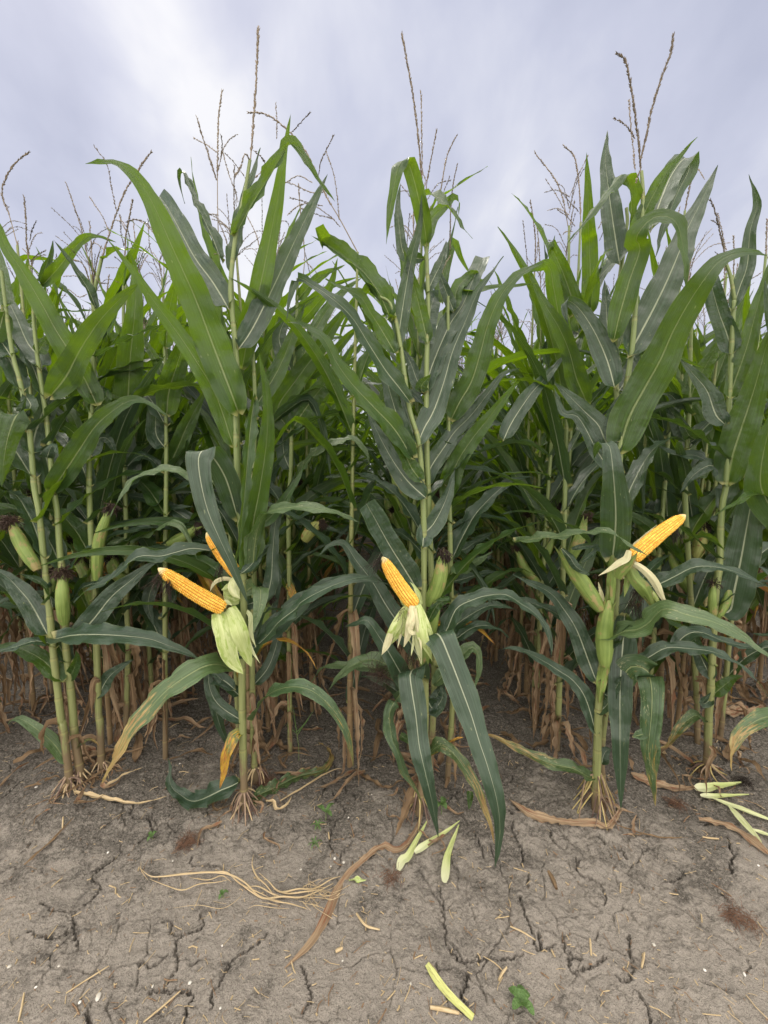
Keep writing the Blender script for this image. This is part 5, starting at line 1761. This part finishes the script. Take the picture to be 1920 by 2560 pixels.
tassel_plant('corn plant left of the two-cob plant, a many-armed tassel fanned against the sky', 'T1 945,1080', 1.70,
             ['T1 938,780 900,660 870,580 850,505', 'T1 940,660 890,625 838,598', 'T1 935,780 905,690 858,530', 'T1 942,740 960,660 985,610 1022,582', 'T1 960,650 985,740 1010,810 1028,870',
              'T1 970,660 1010,700 1062,770', 'T1 955,680 960,620 955,585', 'T1 945,930 910,925 890,950', 'T1 945,960 985,985 1005,1000', 'T1 1000,790 1020,830 1020,885'],
             seed=901, main='T1 945,1080 940,880 940,700 944,520 960,395', bare=.45)
tassel_plant('corn plant between the two-cob and shredded-husk plants, its tassel drooping over to the left', 'T1 1545,1090', 1.62,
             ['T1 1258,572 1290,540 1338,487', 'T1 1195,600 1196,520 1191,448', 'T1 1375,760 1390,690 1440,585', 'T1 1465,950 1455,830 1438,740 1408,655', 'T1 1395,890 1340,880 1290,888 1245,925',
              'T1 1400,830 1340,830 1275,800 1230,785', 'T1 1250,590 1200,660 1140,730 1090,780', 'T1 1470,980 1420,930 1340,880 1255,855', 'T1 1440,945 1380,930 1300,900', 'T1 1350,790 1290,760 1235,790'],
             seed=902, main='T1 1545,1090 1470,950 1400,830 1330,670 1262,582 1190,518 1130,488 1078,486', bare=.3, lean=-.05)
tassel_plant('corn plant at the far left edge with a curved tassel over the first row', 'T1 75,1060', 1.75,
             ['T1 5,840 20,880 38,895'], seed=903, main='T1 75,1060 40,930 8,840 25,770 65,705 122,658', bare=.3)
tassel_plant('corn plant behind the far left edge with three short upright tassel arms', 'T1 128,1150', 1.95,
             ['T1 128,1040 140,990 155,955', 'T1 125,1080 150,1020 180,1005', 'T1 130,1130 160,1100 190,1085', 'T1 135,1130 160,1110 195,1100'], seed=904, main='T1 128,1150 115,1050 112,950 104,848', bare=.1)
tassel_plant('corn plant left of the splayed-root plant, tassel with drooping tip and small arms', 'T2 850,960', 1.85,
             ['T2 842,915 800,870 762,825', 'T2 825,978 790,935 750,906', 'T2 815,1000 790,1000 775,1010', 'T2 925,990 940,960 965,920', 'T2 930,1040 950,1000 975,968'], seed=905,
             main='T2 850,960 845,830 832,720 815,665 779,632', bare=.1)
tassel_plant('corn plant in the gap right of the middle, two thin straight tassel spikes', 'T2 650,1180', 2.1,
             ['T2 620,1150 612,1060 601,955', 'T2 655,1130 662,1090 664,1050', 'T2 670,1180 690,1160 705,1145'], seed=906, main='T2 650,1180 655,1050 645,950 632,868', bare=.0)
tassel_plant('corn plant behind the big right leaf, a pair of reddish tassel spikes above it', 'T2 1300,910', 1.80,
             ['T2 1280,890 1270,930 1265,960'], seed=907, main='T2 1300,910 1310,860 1325,790 1345,735', bare=.0)
tassel_plant('corn plant at the far right with two short tassels beyond the arching leaf', 'T2 1510,1190', 2.1,
             ['T2 1545,1150 1545,1100', 'T2 1520,1190 1528,1140'], seed=908, main='T2 1510,1190 1512,1100 1510,1020', bare=.0)
tassel_plant('corn plant cut by the right edge with a reddish tassel beside the frame', 'T2 1650,1100', 1.75,
             [], seed=909, main='T2 1650,1130 1652,1040 1655,950', bare=.0)
tassel_plant('corn plant left of the third left stalk, small tassel arms low against the sky', 'HL 320,760', 2.1,
             ['HL 318,640 350,560 450,495', 'HL 315,620 350,580 425,560', 'HL 300,640 340,680 370,740', 'HL 310,600 260,520 225,480'], seed=911, main='HL 320,760 312,620 290,540 270,450', bare=.1)
tassel_plant('corn plant behind the third left stalk, one straight tassel with two short arms', 'HL 1055,1060', 2.2,
             ['HL 1080,1010 1100,920 1088,850', 'HL 1090,1010 1112,950 1124,900', 'HL 1050,960 1010,900 945,895'], seed=912, main='HL 1055,1060 1060,900 1076,745', bare=.1)
tassel_plant('corn plant left of the big arching leaf, tassel with a long arm curving right', 'HL 1232,700', 1.85,
             ['HL 1225,460 1198,330 1187,155', 'HL 1265,300 1285,390 1308,445', 'HL 1270,210 1330,190 1400,215 1460,260 1525,340', 'HL 1240,260 1210,215 1150,200', 'HL 1232,640 1180,600 1130,560'],
             seed=913, main='HL 1232,700 1238,480 1248,330 1275,190 1308,8', bare=.2)
tassel_plant('corn plant at the left whose tassel arm bows over to the left', 'HL 905,960', 2.0,
             ['HL 860,930 780,960 700,900 550,822', 'HL 940,960 980,990 1020,1050'], seed=914, main='HL 905,960 885,830 850,690 800,615 725,590', bare=.1)
tassel_plant('corn plant right of the two-cob plant, drooping tassel low between two leaves', 'T1 1310,1200', 2.0,
             ['T1 1310,1120 1340,1150 1370,1180', 'T1 1318,1090 1330,1140 1340,1190', 'T1 1260,1010 1240,960 1215,955', 'T1 1290,1110 1260,1070 1245,1080'], seed=915, main='T1 1310,1200 1316,1090 1300,950 1290,800', bare=.3)
tassel_plant('corn plant close left of the two-cob plant, thin tassel beside the folded leaf', 'T1 700,1200', 2.1,
             ['T1 690,1150 650,1080 640,950', 'T1 700,1170 680,1120 660,1090', 'T1 640,1100 620,1130 600,1180'], seed=916, main='T1 700,1200 690,1130 720,1060 730,1000', bare=.1)
tassel_plant('corn plant right of the splayed-root plant, tassel arms low above the big leaf', 'T2 1480,1180', 2.2,
             ['T2 1478,1150 1455,1110 1430,1090'], seed=917, main='T2 1480,1190 1470,1100 1462,1000', bare=.1)

# ------------------------------------------------------------ things lying on the soil
def on_ground(s, h=.006):
    out_ = []
    for p in px(s):
        q = ground_at(p, .02)
        for _ in range(2):
            q = ground_at(p, float(gz(q[0], q[1])))
        q[2] = float(gz(q[0], q[1])) + h
        out_.append(q)
    return np.array(out_)


def lying(name, label, cat, s, w, mat, group=None, kind='leaf', fold=.4, ruff=.008, h=.010, lam=.06, seed=1, roll=0, hs=None, curl=0.0):
    P = on_ground(s, h)
    if hs is not None:
        P[:, 2] += np.interp(np.linspace(0, 1, len(P)), np.linspace(0, 1, len(hs)), hs)
    mb = gen_leaf(P, w, 'h', roll, fold, ruff, kind=kind, seed=seed, step=.012, lam=lam, dmax=80, curl=curl)
    o0 = P.mean(0)
    o = link(name, mb.mesh(name, M[mat], o0))
    o.location = o0
    return tag(o, label, cat, group)


GD = 'dry leaves on the soil'
lying('dry_leaf', 'long brown dry leaf snaking from the middle plant down the foreground soil', 'dry leaf',
      'LG 825,95 800,180 740,270 690,295 640,275 590,295 530,345 450,420 400,500 360,600 320,680 260,770 140,885', .030, 'dry2', GD, fold=.2, ruff=.005, seed=3, roll=(10, 50, 0, 40, 10, 30), kind='withered', h=.006, lam=.04)
lying('dry_leaf', 'pinkish wrinkled dry leaf lying left of the splayed brace roots', 'dry leaf',
      'G3 700,700 650,780 610,812 540,785 400,785 250,765 130,735 60,690 -20,630', .038, 'dry2', GD, fold=.3, ruff=.008, seed=4, lam=.035, roll=(30, 10, 40, 15, 30, 10), kind='withered')
lying('dry_leaf', 'narrow brown dry leaf between the splayed brace roots and the right-edge stalk', 'dry leaf',
      'G3 770,470 850,505 930,530 1050,558 1150,558 1230,535', .040, 'dry2', GD, fold=.25, ruff=.006, seed=5, roll=20)
lying('dry_leaf', 'brown dry leaf running off the right edge below the green husk strips', 'dry leaf',
      'G3 1210,760 1350,790 1430,820 1500,860 1580,920 1700,1020', .034, 'dry2', GD, fold=.3, ruff=.008, seed=6, roll=(30, 10, 40, 15), kind='withered')
lying('dry_leaf', 'pale straw-coloured leaf strip between the left stalks and the two-cob plant', 'dry leaf',
      'G1 480,590 570,605 650,622 750,640 850,660 930,655 1010,635 1095,608', .022, 'straw', GD, fold=.5, ruff=.003, seed=7)
lying('dry_leaf', 'light brown leaf strip slanting up from the foot of the left stalks', 'dry leaf',
      'G1 690,560 760,520 800,490 860,465 925,440', .016, 'straw', GD, fold=.5, ruff=.003, seed=8, h=.02)
lying('dry_leaf', 'mottled green and tan leaf curling on the soil right of the two-cob plant', 'dry leaf',
      'RA 600,740 660,620 780,560 900,500 1000,450 1120,410 1230,390 1330,340 1375,240 1340,150 1245,85', .055, 'leafb', GD, fold=.4, ruff=.012, seed=9, roll=20, h=.014)
lying('dry_leaf', 'thin straw lying below the curled mottled leaf', 'dry leaf', 'RA 870,665 1100,530 1300,405 1440,345 1510,355', .010, 'straw', GD, kind='strip', seed=10, ruff=.001)
lying('dry_leaf', 'orange brown leaf behind the foot of the two-cob plant', 'dry leaf', 'RA 780,60 870,120 960,150 1060,145 1160,180', .04, 'dry', GD, fold=.5, ruff=.010, seed=11)
lying('dry_leaf', 'bleached curled leaf scrap right of the two-cob roots', 'dry leaf', 'RA 730,690 800,690 830,760 900,760 960,690 985,640', .014, 'straw', GD, kind='strip', ruff=.004, seed=12, h=.02)
lying('dry_leaf', 'withered brown leaf hanging to the soil under the shredded-husk cob', 'dry leaf', 'G2 1040,640 1000,720 950,800 900,880', .05, 'dry', GD, fold=.7, ruff=.012, seed=13, hs=(.08, .03, .0), h=.012)
lying('dry_leaf', 'thin brown leaf winding from the speckled leaf tip to the middle plant', 'dry leaf', 'G2 640,440 690,485 760,520 820,555 880,555 930,515 1000,525', .026, 'dry', GD, fold=.8, ruff=.006, seed=14)
lying('dry_leaf', 'curled brown leaf beside the green middle leaves', 'dry leaf', 'G2 800,120 785,190 820,215 870,205', .03, 'dry', GD, fold=.5, ruff=.006, seed=15, h=.02)
lying('dry_leaf', 'thin dark straw trailing right from the splayed brace roots', 'dry leaf', 'G3 660,790 760,830 880,865 1000,885 1140,880', .008, 'dry', GD, kind='strip', ruff=.002, seed=16)
lying('dry_leaf', 'brown strips lying along a crack at the left', 'dry leaf', 'G1 160,1060 250,980 340,900 405,830 480,750', .010, 'dry', GD, kind='strip', ruff=.002, seed=17)
lying('dry_leaf', 'tan shred on the soil left of the right-edge stalk', 'dry leaf', 'RC 1030,130 1090,170 1140,210', .02, 'straw', GD, seed=18)
lying('dry_leaf', 'tan shred with a pointed tip left of the right-edge roots', 'dry leaf', 'RC 1180,210 1230,255 1290,265', .018, 'dry2', GD, seed=19)
lying('dry_leaf', 'rust and green leaf on the soil behind the left stalks', 'dry leaf', 'R6 690,1260 760,1290 820,1310 900,1300', .06, 'leafr', GD, seed=20, h=.02, roll=30)
lying('dry_leaf', 'long reddish dry leaf lying in the dark behind the left stalks', 'dry leaf', 'R6 700,1480 760,1440 800,1380 820,1330', .04, 'dry', GD, seed=21, h=.02, roll=30)
for i, (s, m) in enumerate((('R8 1320,1410 1400,1440 1480,1420 1560,1430 1640,1380', 'dry2'), ('R8 1350,1300 1400,1370 1440,1400', 'dry2'), ('R8 1480,1290 1520,1370 1580,1400', 'dry'),
                            ('R8 1600,1280 1640,1340 1620,1410', 'dry2'), ('R8 1400,1250 1500,1240 1600,1260', 'dry'))):
    lying('dry_leaf', 'tan dry leaf in the heap behind the right-edge stalk', 'dry leaf', s, .06, m, 'dry leaves heaped behind the right-edge stalk', seed=30 + i, h=.03 + .01 * i, ruff=.012, roll=25)

GH = 'husk strips thrown on the soil'
lying('husk_strip', 'pale green husk strip at the foot of the middle plant, leftmost of three', 'husk strip', 'D 860,1887 868,1866 G2 985,1010 1035,910 1075,840 1112,768', .028, 'peel', GH, kind='peel', fold=.35, ruff=.001, h=.012, roll=15)
lying('husk_strip', 'green husk strip lying crosswise between two others below the middle plant', 'husk strip', 'G2 1028,987 1110,930 1180,885 1250,835 1320,778', .024, 'peel', GH, kind='peel', fold=.45, ruff=.001, h=.014, roll=20)
lying('husk_strip', 'green husk strip right of the crosswise one, pointing to the viewer', 'husk strip', 'D 959,1914 G2 1235,1030 1255,960 1285,880 1315,800', .030, 'peel', GH, kind='peel', fold=.35, ruff=.001, h=.012, roll=10)
lying('husk_strip', 'broad folded husk on the soil at the right, uppermost of its group', 'husk strip', 'G3 1182,572 1250,570 1330,555 1410,545 1485,530', .038, 'peel', GH, kind='peel', fold=.5, ruff=.002, h=.016, roll=25)
lying('husk_strip', 'white-ended husk strip just under the broad folded husk', 'husk strip', 'G3 1220,612 1300,616 1400,612 1535,604', .022, 'peel', GH, kind='peel', fold=.4, ruff=.001, h=.012, roll=20)
lying('husk_strip', 'long thin husk strip running off the right edge', 'husk strip', 'G3 1300,628 1400,668 1500,705 1600,745 1700,780', .020, 'huskg', GH, kind='both', fold=.4, ruff=.001, h=.012, roll=20)
lying('husk_strip', 'thin green husk strip crossing the dry leaf at the right edge', 'husk strip', 'G3 1400,688 1450,745 1510,815 1560,870 1615,932', .024, 'huskg', GH, kind='both', fold=.4, ruff=.001, h=.020, roll=20)
lying('husk_strip', 'short husk strip at the right edge under the crossing one', 'husk strip', 'G3 1540,832 1600,852 1700,880', .018, 'huskg', GH, kind='strip', fold=.4, ruff=.001, h=.012)
lying('leaf_piece', 'cut piece of yellow-green leaf in the near foreground', 'leaf piece', 'G5 185,478 225,540 270,600 325,655 385,712', .018, 'yellowpiece', None, kind='blunt', fold=.15, ruff=.001, h=.008, roll=10)
lying('leaf_piece', 'small torn green leaf end right of the hanging middle leaf', 'leaf piece', 'G2 1385,640 1385,680 1378,715', .03, 'leaf', None, kind='leaf', fold=.3, h=.02, hs=(.03, 0))
lying('leaf_piece', 'small pale green leaf scrap right of the long brown leaf', 'leaf piece', 'G4 1508,116 1545,113 1583,112', .011, 'husk', None, kind='strip', fold=.2, h=.008)


def pieces(name, label, cat, tubes, mat, group=None, k=6):
    mb = MB()
    for P, r in tubes:
        S, tp = spline(P, max(6, len(P) * 6))
        tube(mb, S, np.interp(tp, np.linspace(0, 1, len(np.atleast_1d(r))), np.atleast_1d(r)) if np.ndim(r) else r, k)
    V = np.concatenate(mb.v)
    o0 = V.mean(0)
    o = link(name, mb.mesh(name, M[mat], o0))
    o.location = o0
    return tag(o, label, cat, group)


# bleached dead weed with its roots
tb = []
rs = random.Random(5)
for s, r in (('G4 605,60 650,105 700,110 800,100 900,95 990,100 1060,140 1120,180 1200,210 1320,232', .0045),
             ('G4 710,92 800,100 900,90 980,95 1040,130 1100,165 1160,185', .0040), ('G4 650,108 720,140 790,165 860,140 940,120 990,108', .0028),
             ('G4 1095,0 1090,50 1110,100 1150,150 1190,185', .0040), ('G4 1120,80 1160,130 1210,165 1290,165 1360,150 1430,120 1470,95', .0042),
             ('G4 1030,120 1080,160 1140,190 1220,200 1300,190 1370,165 1440,125', .0045), ('G4 1140,190 1200,225 1260,232 1330,238', .0026),
             ('G4 1180,150 1240,175 1320,180 1400,150', .0038), ('G4 1060,140 1120,150 1180,185 1240,190 1330,185', .0035),
             ('G4 1070,235 1110,240 1180,245 1250,235', .0016), ('G4 1120,205 1180,235 1210,225', .0016), ('G4 750,232 860,238 960,240 1030,200 1050,160', .0014),
             ('G4 1340,180 1370,215 1385,200', .0012), ('G4 1350,150 1400,110 1450,100', .0012), ('G4 1380,160 1430,150 1480,110', .0012), ('G4 1330,190 1360,235 1350,200', .0012),
             ('G4 610,30 612,80 640,112', .0018), ('G4 820,100 900,110 960,105 1000,120', .0026)):
    P = on_ground(s, .006)
    P[1:-1, 2] += np.array([rs.uniform(0, .016) for _ in range(len(P) - 2)])
    tb.append((P, np.array([r * .3, r, r * .9, r * .3]) * .58))
for i in range(26):
    a = on_ground('G4 %d,%d' % (rs.randint(1290, 1400), rs.randint(135, 215)), .008)[0]
    b = a + np.array([rs.gauss(.02, .03), rs.gauss(.0, .02), rs.uniform(-.004, .012)])
    tb.append((np.array([a, (a + b) / 2 + np.array([rs.gauss(0, .01), rs.gauss(0, .01), .006]), b]), .0007))
pieces('dead_weed', 'bleached dead weed with tangled roots lying on the foreground soil', 'dead weed', tb, 'straw')

for s, r, lab in (('G5 200,662 260,672 325,688', .0072, 'short thick stub of old stalk below the yellow-green leaf piece'),
                  ('G4 1540,255 1565,290 1590,312 1640,325', .0055, 'knobbly old stalk bit right of the long brown leaf'),
                  ('G4 285,600 370,545 470,482', .0030, 'thin straight stick at the lower left'),
                  ('G4 620,726 700,660 780,590', .0036, 'straw stick pointing at the bottom edge left of the middle'),
                  ('G4 105,600 95,660 80,726', .0042, 'brown stick at the bottom left corner'),
                  ('G5 890,365 895,440', .0050, 'upright-lying stick bit in the right half of the foreground'),
                  ('G5 1112,490 1125,425', .0050, 'short split stick in the right foreground'),
                  ('G5 545,310 600,335 655,370', .0034, 'thin stick across the long crack'),
                  ('G5 710,75 730,110 745,150', .0110, 'dark clod-like stalk crumb under the hanging leaf'),
                  ('G3 1235,870 1290,878 1340,882', .0050, 'pale stick below the right-edge roots'),
                  ('G1 1100,160 1130,140 1160,130', .0050, 'pale stick between the cracks behind the two-cob plant'),
                  ('G5 495,545 510,515 530,488', .0055, 'broken stick above the seedling'),
                  ('G2 470,840 475,885', .0050, 'short pale stick beside the crack below the weed'),
                  ('G4 1450,420 1480,405', .0075, 'stubby stalk crumb near the right end of the brown leaf'),
                  ('G1 410,740 405,820', .0045, 'upright straw under the left roots'),
                  ('G5 520,510 480,470 430,440', .0022, 'thin bent twig left of the broken stick')):
    pieces('stick', lab, 'stick', [(on_ground(s, .004 + r * .25), np.array([r * .5, r * .62, r * .6, r * .42]))], 'straw' if 'dark' not in lab else 'dry', 'sticks on the soil', 7)


def tuft(label, s, n, ln, mat, spread=.9, rs=1, size=.02, r=.0006):
    q = on_ground(s, .010)[0]
    rr = random.Random(rs)
    mb = MB()
    for i in range(n):
        mb.add(gen_silk(q + np.array([rr.gauss(0, size), rr.gauss(0, size * .7), rr.uniform(0, .006)]), (rr.gauss(0, 1), rr.gauss(0, .7), .25), 4, ln, spread, rr, r, 6, .9))
    V = np.concatenate(mb.v)
    lowz = gz(V[:, 0], V[:, 1]) + .002
    for a in mb.v:
        a[:, 2] = np.maximum(a[:, 2], gz(a[:, 0], a[:, 1]) + .002)
    o = link('silk_tuft', mb.mesh('silk_tuft', M[mat], q))
    o.location = q
    return tag(o, label, 'silk tuft', 'corn silk tufts on the soil')


tuft('rust brown tuft of corn silk on the soil between the two left roots', 'G1 1215,905', 34, .055, 'silkr', rs=2, size=.016)
tuft('orange tuft of corn silk behind the foot of the two-cob plant', 'RA 715,470', 55, .06, 'silkr', rs=3, size=.016)
tuft('small brown silk tuft left of the pale husk strip in the middle', 'G5 30,100', 20, .035, 'silkr', rs=4, size=.014)
tuft('dark rusty silk tuft by itself near the right edge', 'G5 1530,275', 40, .045, 'silkr', rs=5, size=.018)
tuft('little orange silk tuft right of the splayed roots', 'G3 1060,655', 30, .05, 'silkr', rs=6, size=.012)
tuft('dark silk tuft right of the broad folded husk', 'G3 1500,520', 24, .05, 'silk', rs=7, size=.012)

# loose silk caught on a leaf of the middle plant
q = at(px('R7 815,1150')[0], B.Y - .02)
mbs = MB()
rr = random.Random(9)
for i in range(46):
    mbs.add(gen_silk(q + np.array([rr.gauss(0, .018), rr.gauss(0, .012), rr.gauss(0, .02)]), (rr.gauss(0, 1), rr.gauss(0, 1), rr.gauss(0, 1)), 4, .055, .9, rr, .0006, 6, .1))
o = link('silk_tuft', mbs.mesh('silk_tuft', M['silk'], q))
o.location = q
tag(o, 'dark red ball of silk caught on the leaves left of the shredded-husk plant', 'silk tuft')


def weed(label, s, leaves, stem=.03, cat='weed', ln=.03, w=.018, seed=1):
    q = on_ground(s, 0)[0]
    rr = random.Random(seed)
    r = bpy.data.objects.new('weed_seedling', None)
    r.empty_display_size = .03
    col.objects.link(r)
    r.location = q
    tag(r, label, cat, 'weed seedlings on the soil')
    mb = MB()
    tube(mb, np.array([[0, 0, -.004], [.002, 0, stem * .5], [0, 0, stem]]), .0013, 6)
    link('stem', mb.mesh('stem', M['weedstem']), r)
    for a in leaves:
        d = np.array([math.cos(a), math.sin(a), 0])
        l = ln * rr.uniform(.8, 1.2)
        P, tp = spline([[0, 0, stem * .95], d * l * .5 + [0, 0, stem + .010], d * l + [0, 0, stem + .002]], 10)
        t = nrm(np.gradient(P, axis=0))
        sd = np.repeat(np.array([[-d[1], d[0], 0]]), 10, 0)
        m2 = MB()
        ribbon(m2, P, sd, np.cross(t, sd) * np.sign(np.cross(t, sd)[:, 2:3]), w, .2, .001, 'both', rr, vv=np.array([-1, -.5, -.08, .08, .5, 1]), lam=.02)
        link('leaf', m2.mesh('leaf', M['weed']), r)


weed('four-leaved green weed seedling near the bottom edge', 'G5 595,660', (.6, 2.4, 3.6, 5.4, 1.4), .02, ln=.032, w=.020, seed=1)
weed('small two-leaved weed on the soil below the two-cob plant', 'RA 1320,830', (.9, 5.6, 2.6), .035, ln=.038, w=.016, seed=2)
weed('little weed with oval leaves behind the hanging middle leaf', 'G2 1200,720', (.7, 3.9, 5.2), .05, ln=.03, w=.022, seed=3)
weed('tiny pale green weed in a crack at the left', 'G1 985,880', (1, 2.6, 4.5), .012, ln=.022, w=.012, seed=4)
weed('tiny green weed under the bleached dead weed', 'G4 962,178', (.4, 2.5, 4.4), .008, ln=.016, w=.010, seed=5)
weed('dark green weed beside the yellow-tipped leaf roots', 'G2 400,815', (.3, 1.2, 2.2, 3.2, 4.4, 5.3), .016, ln=.026, w=.006, seed=6)
weed('feathery low weed below the two-leaved weed', 'G2 380,920', (.3, 1.5, 2.4, 3.5, 4.4, 5.5), .008, ln=.030, w=.005, seed=7)

# thin grass weed behind
q = on_ground('G2 278,370', 0)[0]
r = bpy.data.objects.new('grass_weed', None)
col.objects.link(r)
r.location = q
tag(r, 'thin grass weed with forked top behind the two-cob plant', 'weed')
tp_ = at(px('G2 265,190')[0], q[1]) - q
mb = MB()
tube(mb, np.array([[0, 0, 0], tp_ * .5 + [.004, 0, 0], tp_]), .0013, 5)
link('stem', mb.mesh('stem', M['weedstem']), r)
for s in ('G2 265,190 215,150 175,125', 'G2 265,190 250,90 240,0', 'G2 265,180 320,120 380,30', 'G2 268,200 300,150 340,100'):
    P = np.array([at(p, q[1]) for p in px(s)]) - q
    S, tt = spline(P, 10)
    m2 = MB()
    t = nrm(np.gradient(S, axis=0))
    sd = nrm(np.cross(t, np.repeat([[0, 1.0, .2]], 10, 0)))
    ribbon(m2, S, sd, np.cross(t, sd), .005, .3, .0, 'leaf', vv=np.array([-1, 0, 1.]))
    link('leaf', m2.mesh('leaf', M['weed']), r)

# pale pebbles
PEB = 'G4 95,398 255,478 425,610 952,660 960,390 820,550 40,480 660,565 155,570 1480,455 1300,60 345,635 G5 1385,495 1617,43 865,405 1557,515 115,555 1165,385 G2 750,590 510,1005 570,1030 485,1055 600,740 G1 235,540 1165,390 700,965 1120,1020'
for i, (p, q) in enumerate(zip(px(PEB), on_ground(PEB, .002))):
    rr = random.Random(i)
    rad = .0040 * rr.uniform(.6, 1.2) * (1.7 if i == 2 else 1)
    a = np.linspace(0, 2 * math.pi, 10, endpoint=False)
    ph = np.linspace(-1.5, 1.5, 7)
    kx = [rr.uniform(.7, 1.3) for _ in range(3)]
    Pp = np.stack([np.cos(ph)[:, None] * np.cos(a)[None] * kx[0], np.cos(ph)[:, None] * np.sin(a)[None] * kx[1], np.sin(ph)[:, None] * kx[2] * .6 * np.ones(10)[None]], -1) * rad
    Pp *= (1 + .25 * (vnoise(Pp[..., 0] * 220 + i, Pp[..., 1] * 220 + Pp[..., 2] * 150, i) - .5))[..., None]
    mb = MB()
    mb.grid(Pp, wrap=True)
    o = link('pebble', mb.mesh('pebble', M['pebble']))
    o.location = q
    o.rotation_euler = (0, 0, rr.uniform(0, 6))
    x, y = p
    big = i == 2
    tag(o, 'largest pale pebble, beside a crack at the lower left' if big else 'small pale pebble on the cracked soil', 'pebble', None if big else 'pale pebbles on the soil')

# straw bits, crumbs of stalk and root fibres too many to count
rr = random.Random(31)
mb = MB()
for i in range(2900):
    y = .74 + 2.3 * rr.random() ** 1.7
    x = rr.uniform(-1, 1) * (y * 1.05 + .2)
    z = float(gz(x, y)) + .003
    a = rr.uniform(0, 6.28)
    l = rr.lognormvariate(-4.45, .6) if i % 14 else rr.uniform(.02, .055)
    d = np.array([math.cos(a), math.sin(a), rr.uniform(-.1, .15)])
    c = np.array([x, y, z])
    b = (1 if i % 3 == 0 else .25) * np.array([rr.gauss(0, .15), rr.gauss(0, .15), rr.uniform(0, .12)]) * l
    S = np.array([c - d * l / 2, c + b, c + d * l / 2])
    tube(mb, S, rr.choice((.0006, .0008, .0011, .0017)) * rr.uniform(.7, 1.3), 4, mi=rr.choice((0, 0, 0, 1, 1)))
o = link('straw_litter', mb.mesh('straw_litter', [M['straw'], M['dry2'], M['dry']]))
tag(o, 'scattered bits of straw and root fibre on the soil', 'straw litter', kind='stuff')

# dead leaves on the soil inside the rows
mb = MB()
for i in range(1900):
    y = 1.55 + 5.0 * rr.random() ** 1.4
    k = rr.randint(-7, 7)
    x = ROWX + ROWS * k + rr.gauss(0, .16)
    if abs(x) > y * 1.1 + .3:
        continue
    z = float(gz(x, y)) + .012
    a = rr.uniform(0, 6.28)
    l = rr.uniform(.10, .32)
    pts, p = [], np.array([x, y, z])
    for j in range(5):
        a += rr.gauss(0, .4)
        pts.append(p.copy())
        p = p + np.array([math.cos(a), math.sin(a), 0]) * l / 4
        p[2] = z + rr.uniform(0, .035)
    S, tt = spline(pts, 10)
    t = nrm(np.gradient(S, axis=0))
    sd = nrm(np.cross(t, np.repeat([[rr.gauss(0, .4), rr.gauss(0, .4), 1.0]], 10, 0)))
    nn = np.cross(sd, t)
    ribbon(mb, S, sd, nn, rr.uniform(.018, .045), rr.uniform(.3, 1.0), .006, 'leaf', rr, mi=rr.choice((0, 0, 1)), vv=np.array([-1, -.4, .4, 1.]), lam=.05)
for pl in (A, A2, B, B2, C, D1, D2, D3, E):
    for i in range(11):
        a, R = rr.uniform(0, 6.28), rr.uniform(.03, .14)
        p = pl.base + np.array([math.cos(a) * R, math.sin(a) * R, 0])
        a = rr.uniform(0, 6.28)
        l = rr.uniform(.05, .13)
        pts = []
        for j in range(4):
            a += rr.gauss(0, .5)
            q = p + np.array([math.cos(a), math.sin(a), 0]) * l * j / 3
            q[2] = float(gz(q[0], q[1])) + .006 + rr.uniform(0, .02)
            pts.append(q)
        S, tt = spline(pts, 9)
        t = nrm(np.gradient(S, axis=0))
        sd = nrm(np.cross(t, np.repeat([[rr.gauss(0, .4), rr.gauss(0, .4), 1.0]], 9, 0)))
        ribbon(mb, S, sd, np.cross(sd, t), rr.uniform(.006, .018), rr.uniform(.3, 1.0), .003, 'leaf', rr, mi=rr.choice((0, 1, 1)), vv=np.array([-1, -.4, .4, 1.]), lam=.03)
o = link('dry_leaf_litter', mb.mesh('dry_leaf_litter', [M['dry'], M['dry2']]))
tag(o, 'brown dead leaf litter under the corn rows', 'leaf litter', kind='stuff')
